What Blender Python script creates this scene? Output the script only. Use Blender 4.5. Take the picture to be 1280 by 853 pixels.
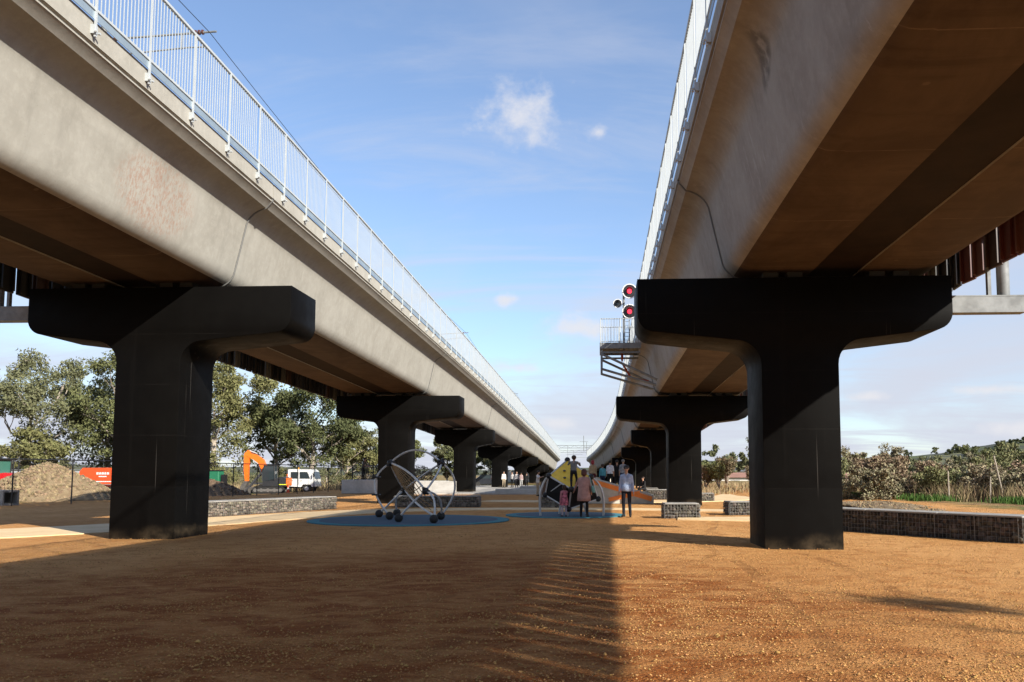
import bpy, math, random
import numpy as np
from mathutils import Vector, Matrix, Euler

R = math.radians
for o in list(bpy.data.objects):
    bpy.data.objects.remove(o)
scene = bpy.context.scene
COL = scene.collection

# ------------------------------------------------------------------ camera
cam_data = bpy.data.cameras.new("camera")
cam = bpy.data.objects.new("camera", cam_data)
COL.objects.link(cam)
cam.location = (0, 0, 1.5)
cam.rotation_euler = (R(90 + 4.6075), 0, R(3.0655))
cam_data.sensor_width = 36
cam_data.lens = 1033 / 1280 * 36
cam_data.shift_x = -55.5 / 1280
cam_data.shift_y = 83.25 / 1280
cam_data.clip_end = 8000
scene.camera = cam

# ------------------------------------------------------------------ sky, sun, exposure
SUN = Vector((1.0, -0.92, 0.73)).normalized()          # towards the sun
SUN_EL = math.asin(SUN.z)
SUN_AZ = math.atan2(SUN.x, SUN.y)                      # clockwise from +Y
world = bpy.data.worlds.new("World")
scene.world = world
world.use_nodes = True
wn, wl = world.node_tree.nodes, world.node_tree.links
wn.clear()
w_out = wn.new("ShaderNodeOutputWorld")
w_bg = wn.new("ShaderNodeBackground")
w_bg.inputs["Strength"].default_value = 0.12
sky = wn.new("ShaderNodeTexSky")
sky.sky_type = 'NISHITA'
sky.sun_disc = False
sky.sun_elevation = SUN_EL
sky.sun_rotation = SUN_AZ
sky.altitude = 150
sky.air_density = 1.0
sky.dust_density = 0.35
sky.ozone_density = 4.0


def wnode(t, **kw):
    n = wn.new(t)
    for k, v in kw.items():
        setattr(n, k, v)
    return n


def wmath(op, a, b=None, c=None, clamp=False):
    n = wn.new("ShaderNodeMath")
    n.operation = op
    n.use_clamp = clamp
    for i, v in enumerate((a, b, c)):
        if v is None:
            continue
        if isinstance(v, (int, float)):
            n.inputs[i].default_value = v
        else:
            wl.new(v, n.inputs[i])
    return n.outputs[0]


tc = wnode("ShaderNodeTexCoord")
sep = wnode("ShaderNodeSeparateXYZ")
wl.new(tc.outputs["Generated"], sep.inputs[0])
zc = wmath('ADD', wmath('MAXIMUM', sep.outputs[2], 0.0), 0.10)
px_, py_ = wmath('DIVIDE', sep.outputs[0], zc), wmath('DIVIDE', sep.outputs[1], zc)
comb = wnode("ShaderNodeCombineXYZ")
wl.new(px_, comb.inputs[0]); wl.new(py_, comb.inputs[1])


def wnoise(scale, detail, rough, stretch=(1, 1, 1), loc=(0, 0, 0), lac=2.0, dist=0.0):
    m = wnode("ShaderNodeMapping")
    m.inputs["Scale"].default_value = stretch
    m.inputs["Location"].default_value = loc
    wl.new(comb.outputs[0], m.inputs[0])
    n = wnode("ShaderNodeTexNoise")
    n.inputs["Scale"].default_value = scale
    n.inputs["Detail"].default_value = detail
    n.inputs["Roughness"].default_value = rough
    n.inputs["Distortion"].default_value = dist
    wl.new(m.outputs[0], n.inputs["Vector"])
    return n.outputs[0]


def wramp(v, a, b, lo=0.0, hi=1.0):
    n = wnode("ShaderNodeMapRange")
    n.interpolation_type = 'SMOOTHSTEP'
    n.inputs[1].default_value = a; n.inputs[2].default_value = b
    n.inputs[3].default_value = lo; n.inputs[4].default_value = hi
    wl.new(v, n.inputs[0])
    return n.outputs[0]


_pn = wnode("ShaderNodeTexNoise")
_pn.inputs["Scale"].default_value = 30
_pn.inputs["Detail"].default_value = 6
_pn.inputs["Roughness"].default_value = 0.6
_pm = wnode("ShaderNodeMapping")
_pm.inputs["Scale"].default_value = (1, 1, 1.3)
_pm.inputs["Location"].default_value = (1.3, 2.6, 0)
wl.new(tc.outputs["Generated"], _pm.inputs[0])
wl.new(_pm.outputs[0], _pn.inputs["Vector"])
PUFF_NOISE = _pn.outputs[0]


def puff(d, size, flat, seed):
    """a single small cumulus: a fuzzy blob of noise round one direction of the sky"""
    d = Vector(d).normalized()
    right = Vector((d.y, -d.x, 0)).normalized()
    up = right.cross(d)
    dot = wnode("ShaderNodeVectorMath", operation='DOT_PRODUCT')
    dot.inputs[1].default_value = right
    wl.new(tc.outputs["Generated"], dot.inputs[0])
    dot2 = wnode("ShaderNodeVectorMath", operation='DOT_PRODUCT')
    dot2.inputs[1].default_value = up
    wl.new(tc.outputs["Generated"], dot2.inputs[0])
    dot3 = wnode("ShaderNodeVectorMath", operation='DOT_PRODUCT')
    dot3.inputs[1].default_value = d
    wl.new(tc.outputs["Generated"], dot3.inputs[0])
    a = wmath('DIVIDE', dot.outputs["Value"], size)
    b = wmath('DIVIDE', wmath('SUBTRACT', dot2.outputs["Value"], up.dot(d)), size * flat)
    r = wmath('SQRT', wmath('ADD', wmath('MULTIPLY', a, a), wmath('MULTIPLY', b, b)))
    v = wmath('SUBTRACT', wmath('MULTIPLY_ADD', PUFF_NOISE, 2.3, -0.35), r)
    v = wramp(v, -0.3, 0.95)
    front = wmath('GREATER_THAN', dot3.outputs["Value"], 0.0)
    return wmath('MULTIPLY', v, front)


# thin high veil, low banks of haze-white cloud, a few cumulus puffs
# the veil is an even thin layer: the lower one looks, the longer the path through it
tau = wmath('ADD', wramp(wnoise(0.42, 6, 0.55, (1, 0.6, 1), (3.1, 1.7, 0), dist=0.7), 0.38, 0.70, 0.06, 0.52), wramp(wnoise(1.6, 7, 0.62, (0.45, 1.2, 1), (1.2, 5.1, 0), dist=1.0), 0.44, 0.78, 0.0, 0.24))
path = wmath('DIVIDE', 1.0, wmath('ADD', wmath('MAXIMUM', sep.outputs[2], 0.0), 0.07))
f = wmath('SUBTRACT', 1.0, wmath('EXPONENT', wmath('MULTIPLY', wmath('MULTIPLY', tau, path), -1.0)), clamp=True)
PUFFS = [((-0.10, 1, 0.450), 0.058, 0.75, 1.3), ((0.0, 1, 0.425), 0.018, 0.6, 4.0), ((-0.02, 1, 0.178), 0.050, 0.33, 2.4),
         ((-0.105, 1, 0.130), 0.034, 0.26, 5.2), ((-0.055, 1, 0.062), 0.040, 0.25, 7.7), ((0.46, 1, 0.100), 0.05, 0.14, 3.2),
         ((0.32, 1, 0.092), 0.035, 0.18, 6.4), ((0.50, 1, 0.055), 0.06, 0.20, 9.1), ((-0.115, 1, 0.215), 0.02, 0.5, 8.0)]
pf = None
for p in PUFFS:
    v = puff(*p)
    pf = v if pf is None else wmath('MAXIMUM', pf, v)
pf = wmath('MULTIPLY', pf, 0.85)
mix = wnode("ShaderNodeMix", data_type='RGBA')
wl.new(f, mix.inputs[0])
wl.new(sky.outputs[0], mix.inputs[6])
mix.inputs[7].default_value = (3.1, 3.25, 3.75, 1)
mix2 = wnode("ShaderNodeMix", data_type='RGBA')
wl.new(pf, mix2.inputs[0])
wl.new(mix.outputs[2], mix2.inputs[6])
mix2.inputs[7].default_value = (3.8, 3.8, 4.0, 1)
wl.new(mix2.outputs[2], w_bg.inputs[0])
wl.new(w_bg.outputs[0], w_out.inputs[0])

sun_data = bpy.data.lights.new("sun", 'SUN')
sun_data.energy = 5.0
sun_data.angle = R(0.55)
sun_data.color = (1.0, 0.94, 0.83)
sun = bpy.data.objects.new("sun", sun_data)
COL.objects.link(sun)
sun.rotation_euler = SUN.to_track_quat('Z', 'Y').to_euler()
sun.location = SUN * 60

scene.render.engine = 'CYCLES'
scene.view_settings.view_transform = 'Standard'
scene.view_settings.look = 'None'
scene.view_settings.exposure = 0.85
scene.view_settings.gamma = 1.0
scene.view_settings.use_curve_mapping = False
scene.cycles.max_bounces = 6
scene.cycles.diffuse_bounces = 3

# ------------------------------------------------------------------ materials
MATS = {}


def mat(name, color, rough=0.8, var=0.0, scale=5.0, detail=6, bump=0.0, bscale=None, metal=0.0, spec=0.5,
        color2=None, stretch=(1, 1, 1), island=0.0, emit=None, contrast=(0.35, 0.65), trans=0.0, alpha=1.0):
    if name in MATS:
        return MATS[name]
    m = bpy.data.materials.new(name)
    m.use_nodes = True
    nt = m.node_tree
    b = nt.nodes["Principled BSDF"]
    b.inputs["Base Color"].default_value = (*color, 1)
    b.inputs["Roughness"].default_value = rough
    b.inputs["Metallic"].default_value = metal
    b.inputs["Specular IOR Level"].default_value = spec
    if emit:
        b.inputs["Emission Color"].default_value = (*emit[0], 1)
        b.inputs["Emission Strength"].default_value = emit[1]
    if trans:
        b.inputs["Transmission Weight"].default_value = trans
    col_out = None
    tcn = nt.nodes.new("ShaderNodeTexCoord")
    mp = nt.nodes.new("ShaderNodeMapping")
    mp.inputs["Scale"].default_value = stretch
    nt.links.new(tcn.outputs["Object"], mp.inputs[0])
    if var or color2:
        n = nt.nodes.new("ShaderNodeTexNoise")
        n.inputs["Scale"].default_value = scale
        n.inputs["Detail"].default_value = detail
        n.inputs["Roughness"].default_value = 0.62
        nt.links.new(mp.outputs[0], n.inputs["Vector"])
        r = nt.nodes.new("ShaderNodeMapRange")
        r.inputs[1].default_value, r.inputs[2].default_value = contrast
        nt.links.new(n.outputs[0], r.inputs[0])
        mx = nt.nodes.new("ShaderNodeMix"); mx.data_type = 'RGBA'
        nt.links.new(r.outputs[0], mx.inputs[0])
        if color2 is None:
            c1 = [c * (1 - var) for c in color]; c2 = [min(1, c * (1 + var)) for c in color]
        else:
            c1, c2 = color, color2
        mx.inputs[6].default_value = (*c1, 1); mx.inputs[7].default_value = (*c2, 1)
        col_out = mx.outputs[2]
    if island:
        g = nt.nodes.new("ShaderNodeNewGeometry")
        mr = nt.nodes.new("ShaderNodeMapRange")
        mr.inputs[3].default_value = 1 - island; mr.inputs[4].default_value = 1 + island
        nt.links.new(g.outputs["Random Per Island"], mr.inputs[0])
        hs = nt.nodes.new("ShaderNodeHueSaturation")
        nt.links.new(mr.outputs[0], hs.inputs["Value"])
        mr2 = nt.nodes.new("ShaderNodeMapRange")
        mr2.inputs[3].default_value = 0.5 - island * 0.06; mr2.inputs[4].default_value = 0.5 + island * 0.06
        mth = nt.nodes.new("ShaderNodeMath"); mth.operation = 'FRACT'
        mth2 = nt.nodes.new("ShaderNodeMath"); mth2.operation = 'MULTIPLY'; mth2.inputs[1].default_value = 37.7
        nt.links.new(g.outputs["Random Per Island"], mth2.inputs[0]); nt.links.new(mth2.outputs[0], mth.inputs[0])
        nt.links.new(mth.outputs[0], mr2.inputs[0]); nt.links.new(mr2.outputs[0], hs.inputs["Hue"])
        if col_out:
            nt.links.new(col_out, hs.inputs["Color"])
        else:
            hs.inputs["Color"].default_value = (*color, 1)
        col_out = hs.outputs[0]
    if col_out:
        nt.links.new(col_out, b.inputs["Base Color"])
    if bump:
        n2 = nt.nodes.new("ShaderNodeTexNoise")
        n2.inputs["Scale"].default_value = bscale or scale * 4
        n2.inputs["Detail"].default_value = 5
        nt.links.new(mp.outputs[0], n2.inputs["Vector"])
        bp = nt.nodes.new("ShaderNodeBump")
        bp.inputs["Strength"].default_value = bump
        bp.inputs["Distance"].default_value = 0.03
        nt.links.new(n2.outputs[0], bp.inputs["Height"])
        nt.links.new(bp.outputs[0], b.inputs["Normal"])
    MATS[name] = m
    return m


class NT:
    """small helper for longer node set-ups"""
    def __init__(s, name, rough=0.85, spec=0.3):
        s.m = bpy.data.materials.new(name); s.m.use_nodes = True
        s.t = s.m.node_tree
        s.b = s.t.nodes["Principled BSDF"]
        s.b.inputs["Roughness"].default_value = rough
        s.b.inputs["Specular IOR Level"].default_value = spec
        s.tc = s.t.nodes.new("ShaderNodeTexCoord")
        MATS[name] = s.m

    def link(s, a, b):
        s.t.links.new(a, b)

    def noise(s, scale, detail=6, rough=0.6, stretch=(1, 1, 1), loc=(0, 0, 0), dist=0.0, src="Object"):
        mp = s.t.nodes.new("ShaderNodeMapping")
        mp.inputs["Scale"].default_value = stretch; mp.inputs["Location"].default_value = loc
        s.link(s.tc.outputs[src], mp.inputs[0])
        n = s.t.nodes.new("ShaderNodeTexNoise")
        n.inputs["Scale"].default_value = scale; n.inputs["Detail"].default_value = detail
        n.inputs["Roughness"].default_value = rough; n.inputs["Distortion"].default_value = dist
        s.link(mp.outputs[0], n.inputs["Vector"])
        return n.outputs[0]

    def voro(s, scale, stretch=(1, 1, 1)):
        mp = s.t.nodes.new("ShaderNodeMapping"); mp.inputs["Scale"].default_value = stretch
        s.link(s.tc.outputs["Object"], mp.inputs[0])
        n = s.t.nodes.new("ShaderNodeTexVoronoi"); n.inputs["Scale"].default_value = scale
        s.link(mp.outputs[0], n.inputs["Vector"])
        return n

    def ramp(s, v, a, b, lo=0.0, hi=1.0, smooth=True):
        n = s.t.nodes.new("ShaderNodeMapRange")
        if smooth:
            n.interpolation_type = 'SMOOTHSTEP'
        for i, x in enumerate((a, b, lo, hi)):
            n.inputs[i + 1].default_value = x
        s.link(v, n.inputs[0])
        return n.outputs[0]

    def math(s, op, a, b=None, clamp=False):
        n = s.t.nodes.new("ShaderNodeMath"); n.operation = op; n.use_clamp = clamp
        for i, v in enumerate((a, b)):
            if v is None:
                continue
            if isinstance(v, (int, float)):
                n.inputs[i].default_value = v
            else:
                s.link(v, n.inputs[i])
        return n.outputs[0]

    def xyz(s):
        n = s.t.nodes.new("ShaderNodeSeparateXYZ")
        s.link(s.tc.outputs["Object"], n.inputs[0])
        return n.outputs

    def mix(s, f, a, b, blend='MIX'):
        n = s.t.nodes.new("ShaderNodeMix"); n.data_type = 'RGBA'; n.blend_type = blend
        if isinstance(f, (int, float)):
            n.inputs[0].default_value = f
        else:
            s.link(f, n.inputs[0])
        for i, v in ((6, a), (7, b)):
            if isinstance(v, tuple):
                n.inputs[i].default_value = (*v, 1)
            else:
                s.link(v, n.inputs[i])
        return n.outputs[2]

    def color(s, c):
        s.link(c, s.b.inputs["Base Color"])

    def bump(s, h, strength=0.5, dist=0.02):
        n = s.t.nodes.new("ShaderNodeBump")
        n.inputs["Strength"].default_value = strength; n.inputs["Distance"].default_value = dist
        s.link(h, n.inputs["Height"]); s.link(n.outputs[0], s.b.inputs["Normal"])


# gravel of the ground: crushed orange granitic sand, dry earth and grass away from the site
def ground_material():
    t = NT("orange gravel", 0.95, 0.15)
    x, y, z = t.xyz()
    fine = t.noise(42, 5, 0.7)
    vor = t.voro(34)
    med = t.noise(2.2, 6, 0.65, (1, 1, 1))
    big = t.noise(0.33, 5, 0.6, (1, 0.6, 1), (4, 2, 0))
    rake = t.noise(3.0, 4, 0.6, (0.12, 1.0, 1), dist=0.6)
    c = t.mix(t.ramp(fine, 0.3, 0.72), (0.396, 0.172, 0.050), (0.643, 0.339, 0.124))
    c = t.mix(t.ramp(big, 0.36, 0.66), c, t.mix(0.55, c, (0.686, 0.381, 0.151)))
    c = t.mix(t.ramp(med, 0.46, 0.68, 0, 0.75), c, (0.375, 0.153, 0.042))
    c = t.mix(t.ramp(rake, 0.52, 0.72, 0, 0.38), c, (0.664, 0.363, 0.136))
    c = t.mix(t.ramp(vor.outputs["Distance"], 0.5, 0.9, 0, 0.45), c, (0.257, 0.102, 0.027))
    # damp, trodden patch before the camera; its deep red also paints viaduct shade
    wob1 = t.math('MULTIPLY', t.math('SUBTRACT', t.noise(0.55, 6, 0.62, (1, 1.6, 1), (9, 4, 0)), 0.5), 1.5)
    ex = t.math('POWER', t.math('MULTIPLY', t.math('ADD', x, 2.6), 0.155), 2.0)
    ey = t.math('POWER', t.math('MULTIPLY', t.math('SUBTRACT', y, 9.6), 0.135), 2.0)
    damp_shade = t.ramp(t.math('ADD', t.math('ADD', ex, ey), wob1), 1.25, 0.30)
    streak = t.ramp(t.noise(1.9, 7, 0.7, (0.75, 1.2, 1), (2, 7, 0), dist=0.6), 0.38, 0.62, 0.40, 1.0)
    c = t.mix(t.math('MULTIPLY', damp_shade, streak), c, t.mix(t.ramp(fine, 0.3, 0.7), (0.17, 0.044, 0.008), (0.31, 0.102, 0.020)))
    # faint wheel tracks crossing the gravel
    trk = None
    for a_, b_, ph_ in ((-4.2, 0.28, 0.0), (-2.65, 0.28, 0.0), (3.1, -0.10, 1.0), (4.65, -0.10, 1.0)):
        sn = t.math('MULTIPLY', t.math('SINE', t.math('ADD', t.math('MULTIPLY', y, 0.22), ph_)), 0.8)
        dx = t.math('ABSOLUTE', t.math('SUBTRACT', t.math('ADD', t.math('SUBTRACT', x, t.math('MULTIPLY', y, b_)), sn), a_))
        v_ = t.ramp(dx, 0.14, 0.07)
        trk = v_ if trk is None else t.math('MAXIMUM', trk, v_)
    trk = t.math('MULTIPLY', trk, t.ramp(t.noise(1.1, 5, 0.6), 0.42, 0.60))
    c = t.mix(t.math('MULTIPLY', trk, 0.40), c, (0.20, 0.085, 0.026))
    # earth and grass outside the site
    earth = t.mix(t.ramp(t.noise(0.9, 8, 0.65), 0.4, 0.62), (0.21, 0.125, 0.058), (0.36, 0.24, 0.11))
    green = t.mix(t.ramp(t.noise(0.25, 6, 0.6), 0.45, 0.62), earth, (0.11, 0.13, 0.04))
    wob = t.math('MULTIPLY', t.math('SUBTRACT', t.noise(0.6, 5, 0.6), 0.5), 5.0)
    left = t.ramp(t.math('ADD', x, wob), -29.0, -31.0)
    right = t.ramp(t.math('ADD', x, wob), 13.0, 15.0)
    far = t.ramp(t.math('ADD', y, wob), 104, 110)
    c = t.mix(t.math('MAXIMUM', t.math('MAXIMUM', left, right), far), c, green)
    t.color(c)
    h = t.math('ADD', t.math('MULTIPLY', fine, 1.0), t.math('MULTIPLY', vor.outputs["Distance"], -0.6))
    h = t.math('ADD', h, t.math('MULTIPLY', med, 2.6))
    h = t.math('ADD', h, t.math('MULTIPLY', t.noise(9.0, 5, 0.65, (1, 0.8, 1)), 1.6))
    h = t.math('ADD', h, t.math('MULTIPLY', rake, 0.6))
    h = t.math('SUBTRACT', h, t.math('MULTIPLY', trk, 0.6))
    t.bump(h, 1.0, 0.03)
    return t.m


def concrete_material(name, base, dark, streak=0.5, rust=False, rough=0.8, grid=True):
    t = NT(name, rough, 0.35)
    x, y, z = t.xyz()
    c = t.mix(t.ramp(t.noise(0.9, 8, 0.62, dist=0.4), 0.33, 0.68), dark, base)
    c = t.mix(t.ramp(t.noise(6, 6, 0.7), 0.42, 0.72, 0, 0.35), c, tuple(min(1, v * 1.25) for v in base))
    # long streaks that run down the web, along z
    st = t.noise(2.6, 5, 0.62, (1, 1.2, 0.10), (7, 3, 1))
    c = t.mix(t.ramp(st, 0.52, 0.75, 0, streak), c, tuple(v * 0.55 for v in dark))
    # drag marks along the length of the beam
    st2 = t.noise(3.2, 5, 0.6, (1, 0.05, 1.6), (2, 9, 4))
    c = t.mix(t.ramp(st2, 0.55, 0.78, 0, streak * 0.7), c, tuple(v * 0.62 for v in dark))
    # pores
    vor = t.voro(9)
    c = t.mix(t.ramp(vor.outputs["Distance"], 0.07, 0.03, 0, 0.5), c, tuple(v * 0.45 for v in dark))
    if not rust and name.startswith("grey girder"):
        lime = t.noise(7, 6, 0.7, (1, 1.0, 0.12), (4, 2, 8))
        c = t.mix(t.math('MULTIPLY', t.ramp(lime, 0.56, 0.70, 0, 0.45), t.ramp(t.noise(0.35, 4, 0.5, (1, 1, 0.6), (6, 1, 3)), 0.48, 0.60)), c, (0.50, 0.48, 0.46))
        sx = t.math('POWER', t.math('MULTIPLY', t.math('SUBTRACT', y, t.math('SUBTRACT', 19.0, z)), 2.4), 2.0)
        sz = t.math('POWER', t.math('MULTIPLY', t.math('SUBTRACT', z, 7.45), 2.6), 2.0)
        c = t.mix(t.math('MULTIPLY', t.ramp(t.math('ADD', sx, sz), 1.0, 0.2, 0, 0.7), t.ramp(t.noise(5, 4, 0.6), 0.3, 0.6)), c, (0.07, 0.062, 0.055))
    if rust:
        d = t.math('ADD', t.math('POWER', t.math('MULTIPLY', t.math('SUBTRACT', y, 16.0), 0.6), 2.0),
                   t.math('POWER', t.math('MULTIPLY', t.math('SUBTRACT', z, 7.15), 1.1), 2.0))
        m = t.math('MULTIPLY', t.ramp(d, 1.0, 0.25), t.ramp(t.noise(16, 6, 0.75, (1, 1, 0.5)), 0.44, 0.62, 0, 0.55))
        c = t.mix(m, c, (0.30, 0.13, 0.075))
    t.color(c)
    h = t.math('ADD', t.noise(3, 6, 0.6), t.math('MULTIPLY', t.noise(40, 3, 0.6), 0.25))
    t.bump(h, 0.28, 0.02)
    return t.m


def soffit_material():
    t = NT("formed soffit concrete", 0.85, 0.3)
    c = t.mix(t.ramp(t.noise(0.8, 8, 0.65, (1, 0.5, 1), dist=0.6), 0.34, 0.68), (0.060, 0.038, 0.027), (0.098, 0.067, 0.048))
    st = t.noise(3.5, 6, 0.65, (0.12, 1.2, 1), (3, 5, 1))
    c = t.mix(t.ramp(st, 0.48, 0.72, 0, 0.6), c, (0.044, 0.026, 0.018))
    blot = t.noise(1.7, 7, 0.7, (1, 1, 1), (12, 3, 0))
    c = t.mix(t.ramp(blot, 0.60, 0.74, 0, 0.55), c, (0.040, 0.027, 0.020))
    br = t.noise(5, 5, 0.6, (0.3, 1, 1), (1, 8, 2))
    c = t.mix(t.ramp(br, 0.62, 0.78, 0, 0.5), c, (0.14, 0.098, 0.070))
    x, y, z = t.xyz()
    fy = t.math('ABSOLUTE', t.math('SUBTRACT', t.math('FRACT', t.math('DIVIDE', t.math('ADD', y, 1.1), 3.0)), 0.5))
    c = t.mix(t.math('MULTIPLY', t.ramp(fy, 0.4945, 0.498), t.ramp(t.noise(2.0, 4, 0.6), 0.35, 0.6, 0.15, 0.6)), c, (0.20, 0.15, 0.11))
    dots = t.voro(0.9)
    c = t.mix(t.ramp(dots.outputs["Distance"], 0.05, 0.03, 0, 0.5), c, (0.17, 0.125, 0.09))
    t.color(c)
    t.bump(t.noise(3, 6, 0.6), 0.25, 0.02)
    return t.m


def pier_material():
    t = NT("black painted concrete", 0.5, 0.06)
    x, y, z = t.xyz()
    c = t.mix(t.ramp(t.noise(1.2, 7, 0.65), 0.35, 0.7), (0.0026, 0.0023, 0.0021), (0.0034, 0.0031, 0.0028))
    st = t.noise(3.4, 4, 0.6, (1.3, 1.3, 0.045), (2, 1, 5))
    c = t.mix(t.ramp(st, 0.60, 0.78, 0, 0.65), c, (0.0055, 0.005, 0.0046))
    thin = t.noise(8.5, 2, 0.5, (1.6, 1.6, 0.02), (5, 3, 1), dist=0.2)
    c = t.mix(t.math('MULTIPLY', t.ramp(thin, 0.655, 0.68, 0, 0.7), t.ramp(t.noise(0.8, 3, 0.5, (1, 1, 0.3)), 0.50, 0.56)), c, (0.05, 0.046, 0.042))
    wob = t.math('MULTIPLY', t.math('SUBTRACT', t.noise(2.0, 3, 0.5), 0.5), 0.02)
    low = t.ramp(t.math('ADD', z, wob), 1.21, 1.20)
    c = t.mix(t.math('MULTIPLY', low, 0.35), c, (0.006, 0.006, 0.006))
    fz = t.math('ABSOLUTE', t.math('SUBTRACT', t.math('FRACT', t.math('DIVIDE', z, 1.21)), 0.5))
    c = t.mix(t.math('MULTIPLY', t.ramp(fz, 0.488, 0.496), t.ramp(t.noise(1.3, 4, 0.6), 0.35, 0.65, 0.1, 0.6)), c, (0.009, 0.0082, 0.0075))
    # pale dust kicked up round the foot
    d = t.math('MULTIPLY', t.ramp(t.math('ADD', z, t.math('MULTIPLY', t.noise(1.5, 5, 0.6), -0.6)), 0.02, -0.40), t.ramp(t.noise(2.2, 6, 0.7), 0.35, 0.7, 0.05, 0.4))
    c = t.mix(d, c, (0.19, 0.14, 0.085))
    t.color(c)
    t.link(t.ramp(t.noise(2.5, 6, 0.6), 0.3, 0.7, 0.5, 0.6), t.b.inputs["Roughness"])
    t.bump(t.noise(9, 5, 0.6), 0.05, 0.01)
    return t.m


def pad_material(name, c1, c2):
    t = NT(name, 0.85, 0.25)
    v = t.noise(70, 3, 0.7)
    c = t.mix(t.ramp(v, 0.35, 0.65), c1, c2)
    c = t.mix(t.ramp(t.noise(1.6, 7, 0.65), 0.55, 0.8, 0, 0.35), c, (0.42, 0.28, 0.14))
    t.color(c)
    t.bump(v, 0.3, 0.006)
    return t.m


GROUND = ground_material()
CONC = concrete_material("weathered girder concrete", (0.355, 0.34, 0.30), (0.30, 0.285, 0.248), 0.22, rust=True)
CONC_R = concrete_material("grey girder concrete", (0.33, 0.305, 0.275), (0.265, 0.235, 0.205), 0.25)
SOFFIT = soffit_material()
BLACK = pier_material()
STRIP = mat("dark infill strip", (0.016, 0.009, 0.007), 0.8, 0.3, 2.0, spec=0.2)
PAVE = concrete_material("pale path concrete", (0.70, 0.52, 0.30), (0.60, 0.43, 0.235), 0.15)
SLAB = concrete_material("skate slab concrete", (0.47, 0.44, 0.40), (0.36, 0.335, 0.30), 0.25)
PAD_BLUE = pad_material("dark blue rubber", (0.042, 0.075, 0.112), (0.080, 0.122, 0.165))
PAD_TEAL = pad_material("turquoise rubber", (0.03, 0.15, 0.19), (0.06, 0.22, 0.26))
GALV = mat("galvanised steel", (0.19, 0.20, 0.205), 0.6, 0.25, 3.0, metal=0.15, spec=0.3)
RAILM = mat("white grey railing steel", (0.46, 0.49, 0.50), 0.5, 0.06, 2.0, metal=0.2)
KICK = mat("blue grey kick plate", (0.30, 0.37, 0.42), 0.4, 0.1, 2.0, metal=0.4)
STEEL = mat("brushed steel tube", (0.55, 0.55, 0.54), 0.4, 0.15, 4, metal=0.35)
BLKP = mat("black plastic", (0.012, 0.012, 0.013), 0.45, 0.2, 5)
BLKM = mat("black powder coat", (0.015, 0.015, 0.016), 0.5, 0.2, 3)
RUBBER = mat("black rubber", (0.018, 0.017, 0.016), 0.75, 0.3, 6)
ROPE = mat("tan climbing rope", (0.30, 0.19, 0.085), 0.9, 0.3, 20)
YELLOW = mat("yellow climbing board", (0.86, 0.55, 0.04), 0.5, 0.1, 4)
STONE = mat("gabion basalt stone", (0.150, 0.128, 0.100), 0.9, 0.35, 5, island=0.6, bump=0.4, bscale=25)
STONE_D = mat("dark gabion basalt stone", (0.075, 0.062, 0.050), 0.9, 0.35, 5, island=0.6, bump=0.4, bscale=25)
WIRE = mat("galvanised gabion wire", (0.20, 0.20, 0.19), 0.6, metal=0.3)
CAP = mat("gabion capping concrete", (0.27, 0.255, 0.235), 0.85, 0.22, 3)
BARK = mat("grey eucalypt bark", (0.33, 0.28, 0.225), 0.9, 0.4, 3, bump=0.5, bscale=10)
DIRT = mat("clay spoil", (0.17, 0.115, 0.06), 0.95, 0.45, 3.0, bump=0.9, bscale=9, color2=(0.27, 0.20, 0.115))
BROWN = mat("brown topsoil", (0.13, 0.085, 0.05), 0.95, 0.35, 4, bump=0.8, bscale=12)
GLASS = mat("dark glass", (0.03, 0.04, 0.045), 0.08, spec=0.7)


# ------------------------------------------------------------------ mesh builder
def tri_fan(n, off, rev=False):
    f = list(range(off, off + n))
    return tuple(reversed(f)) if rev else tuple(f)


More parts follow.
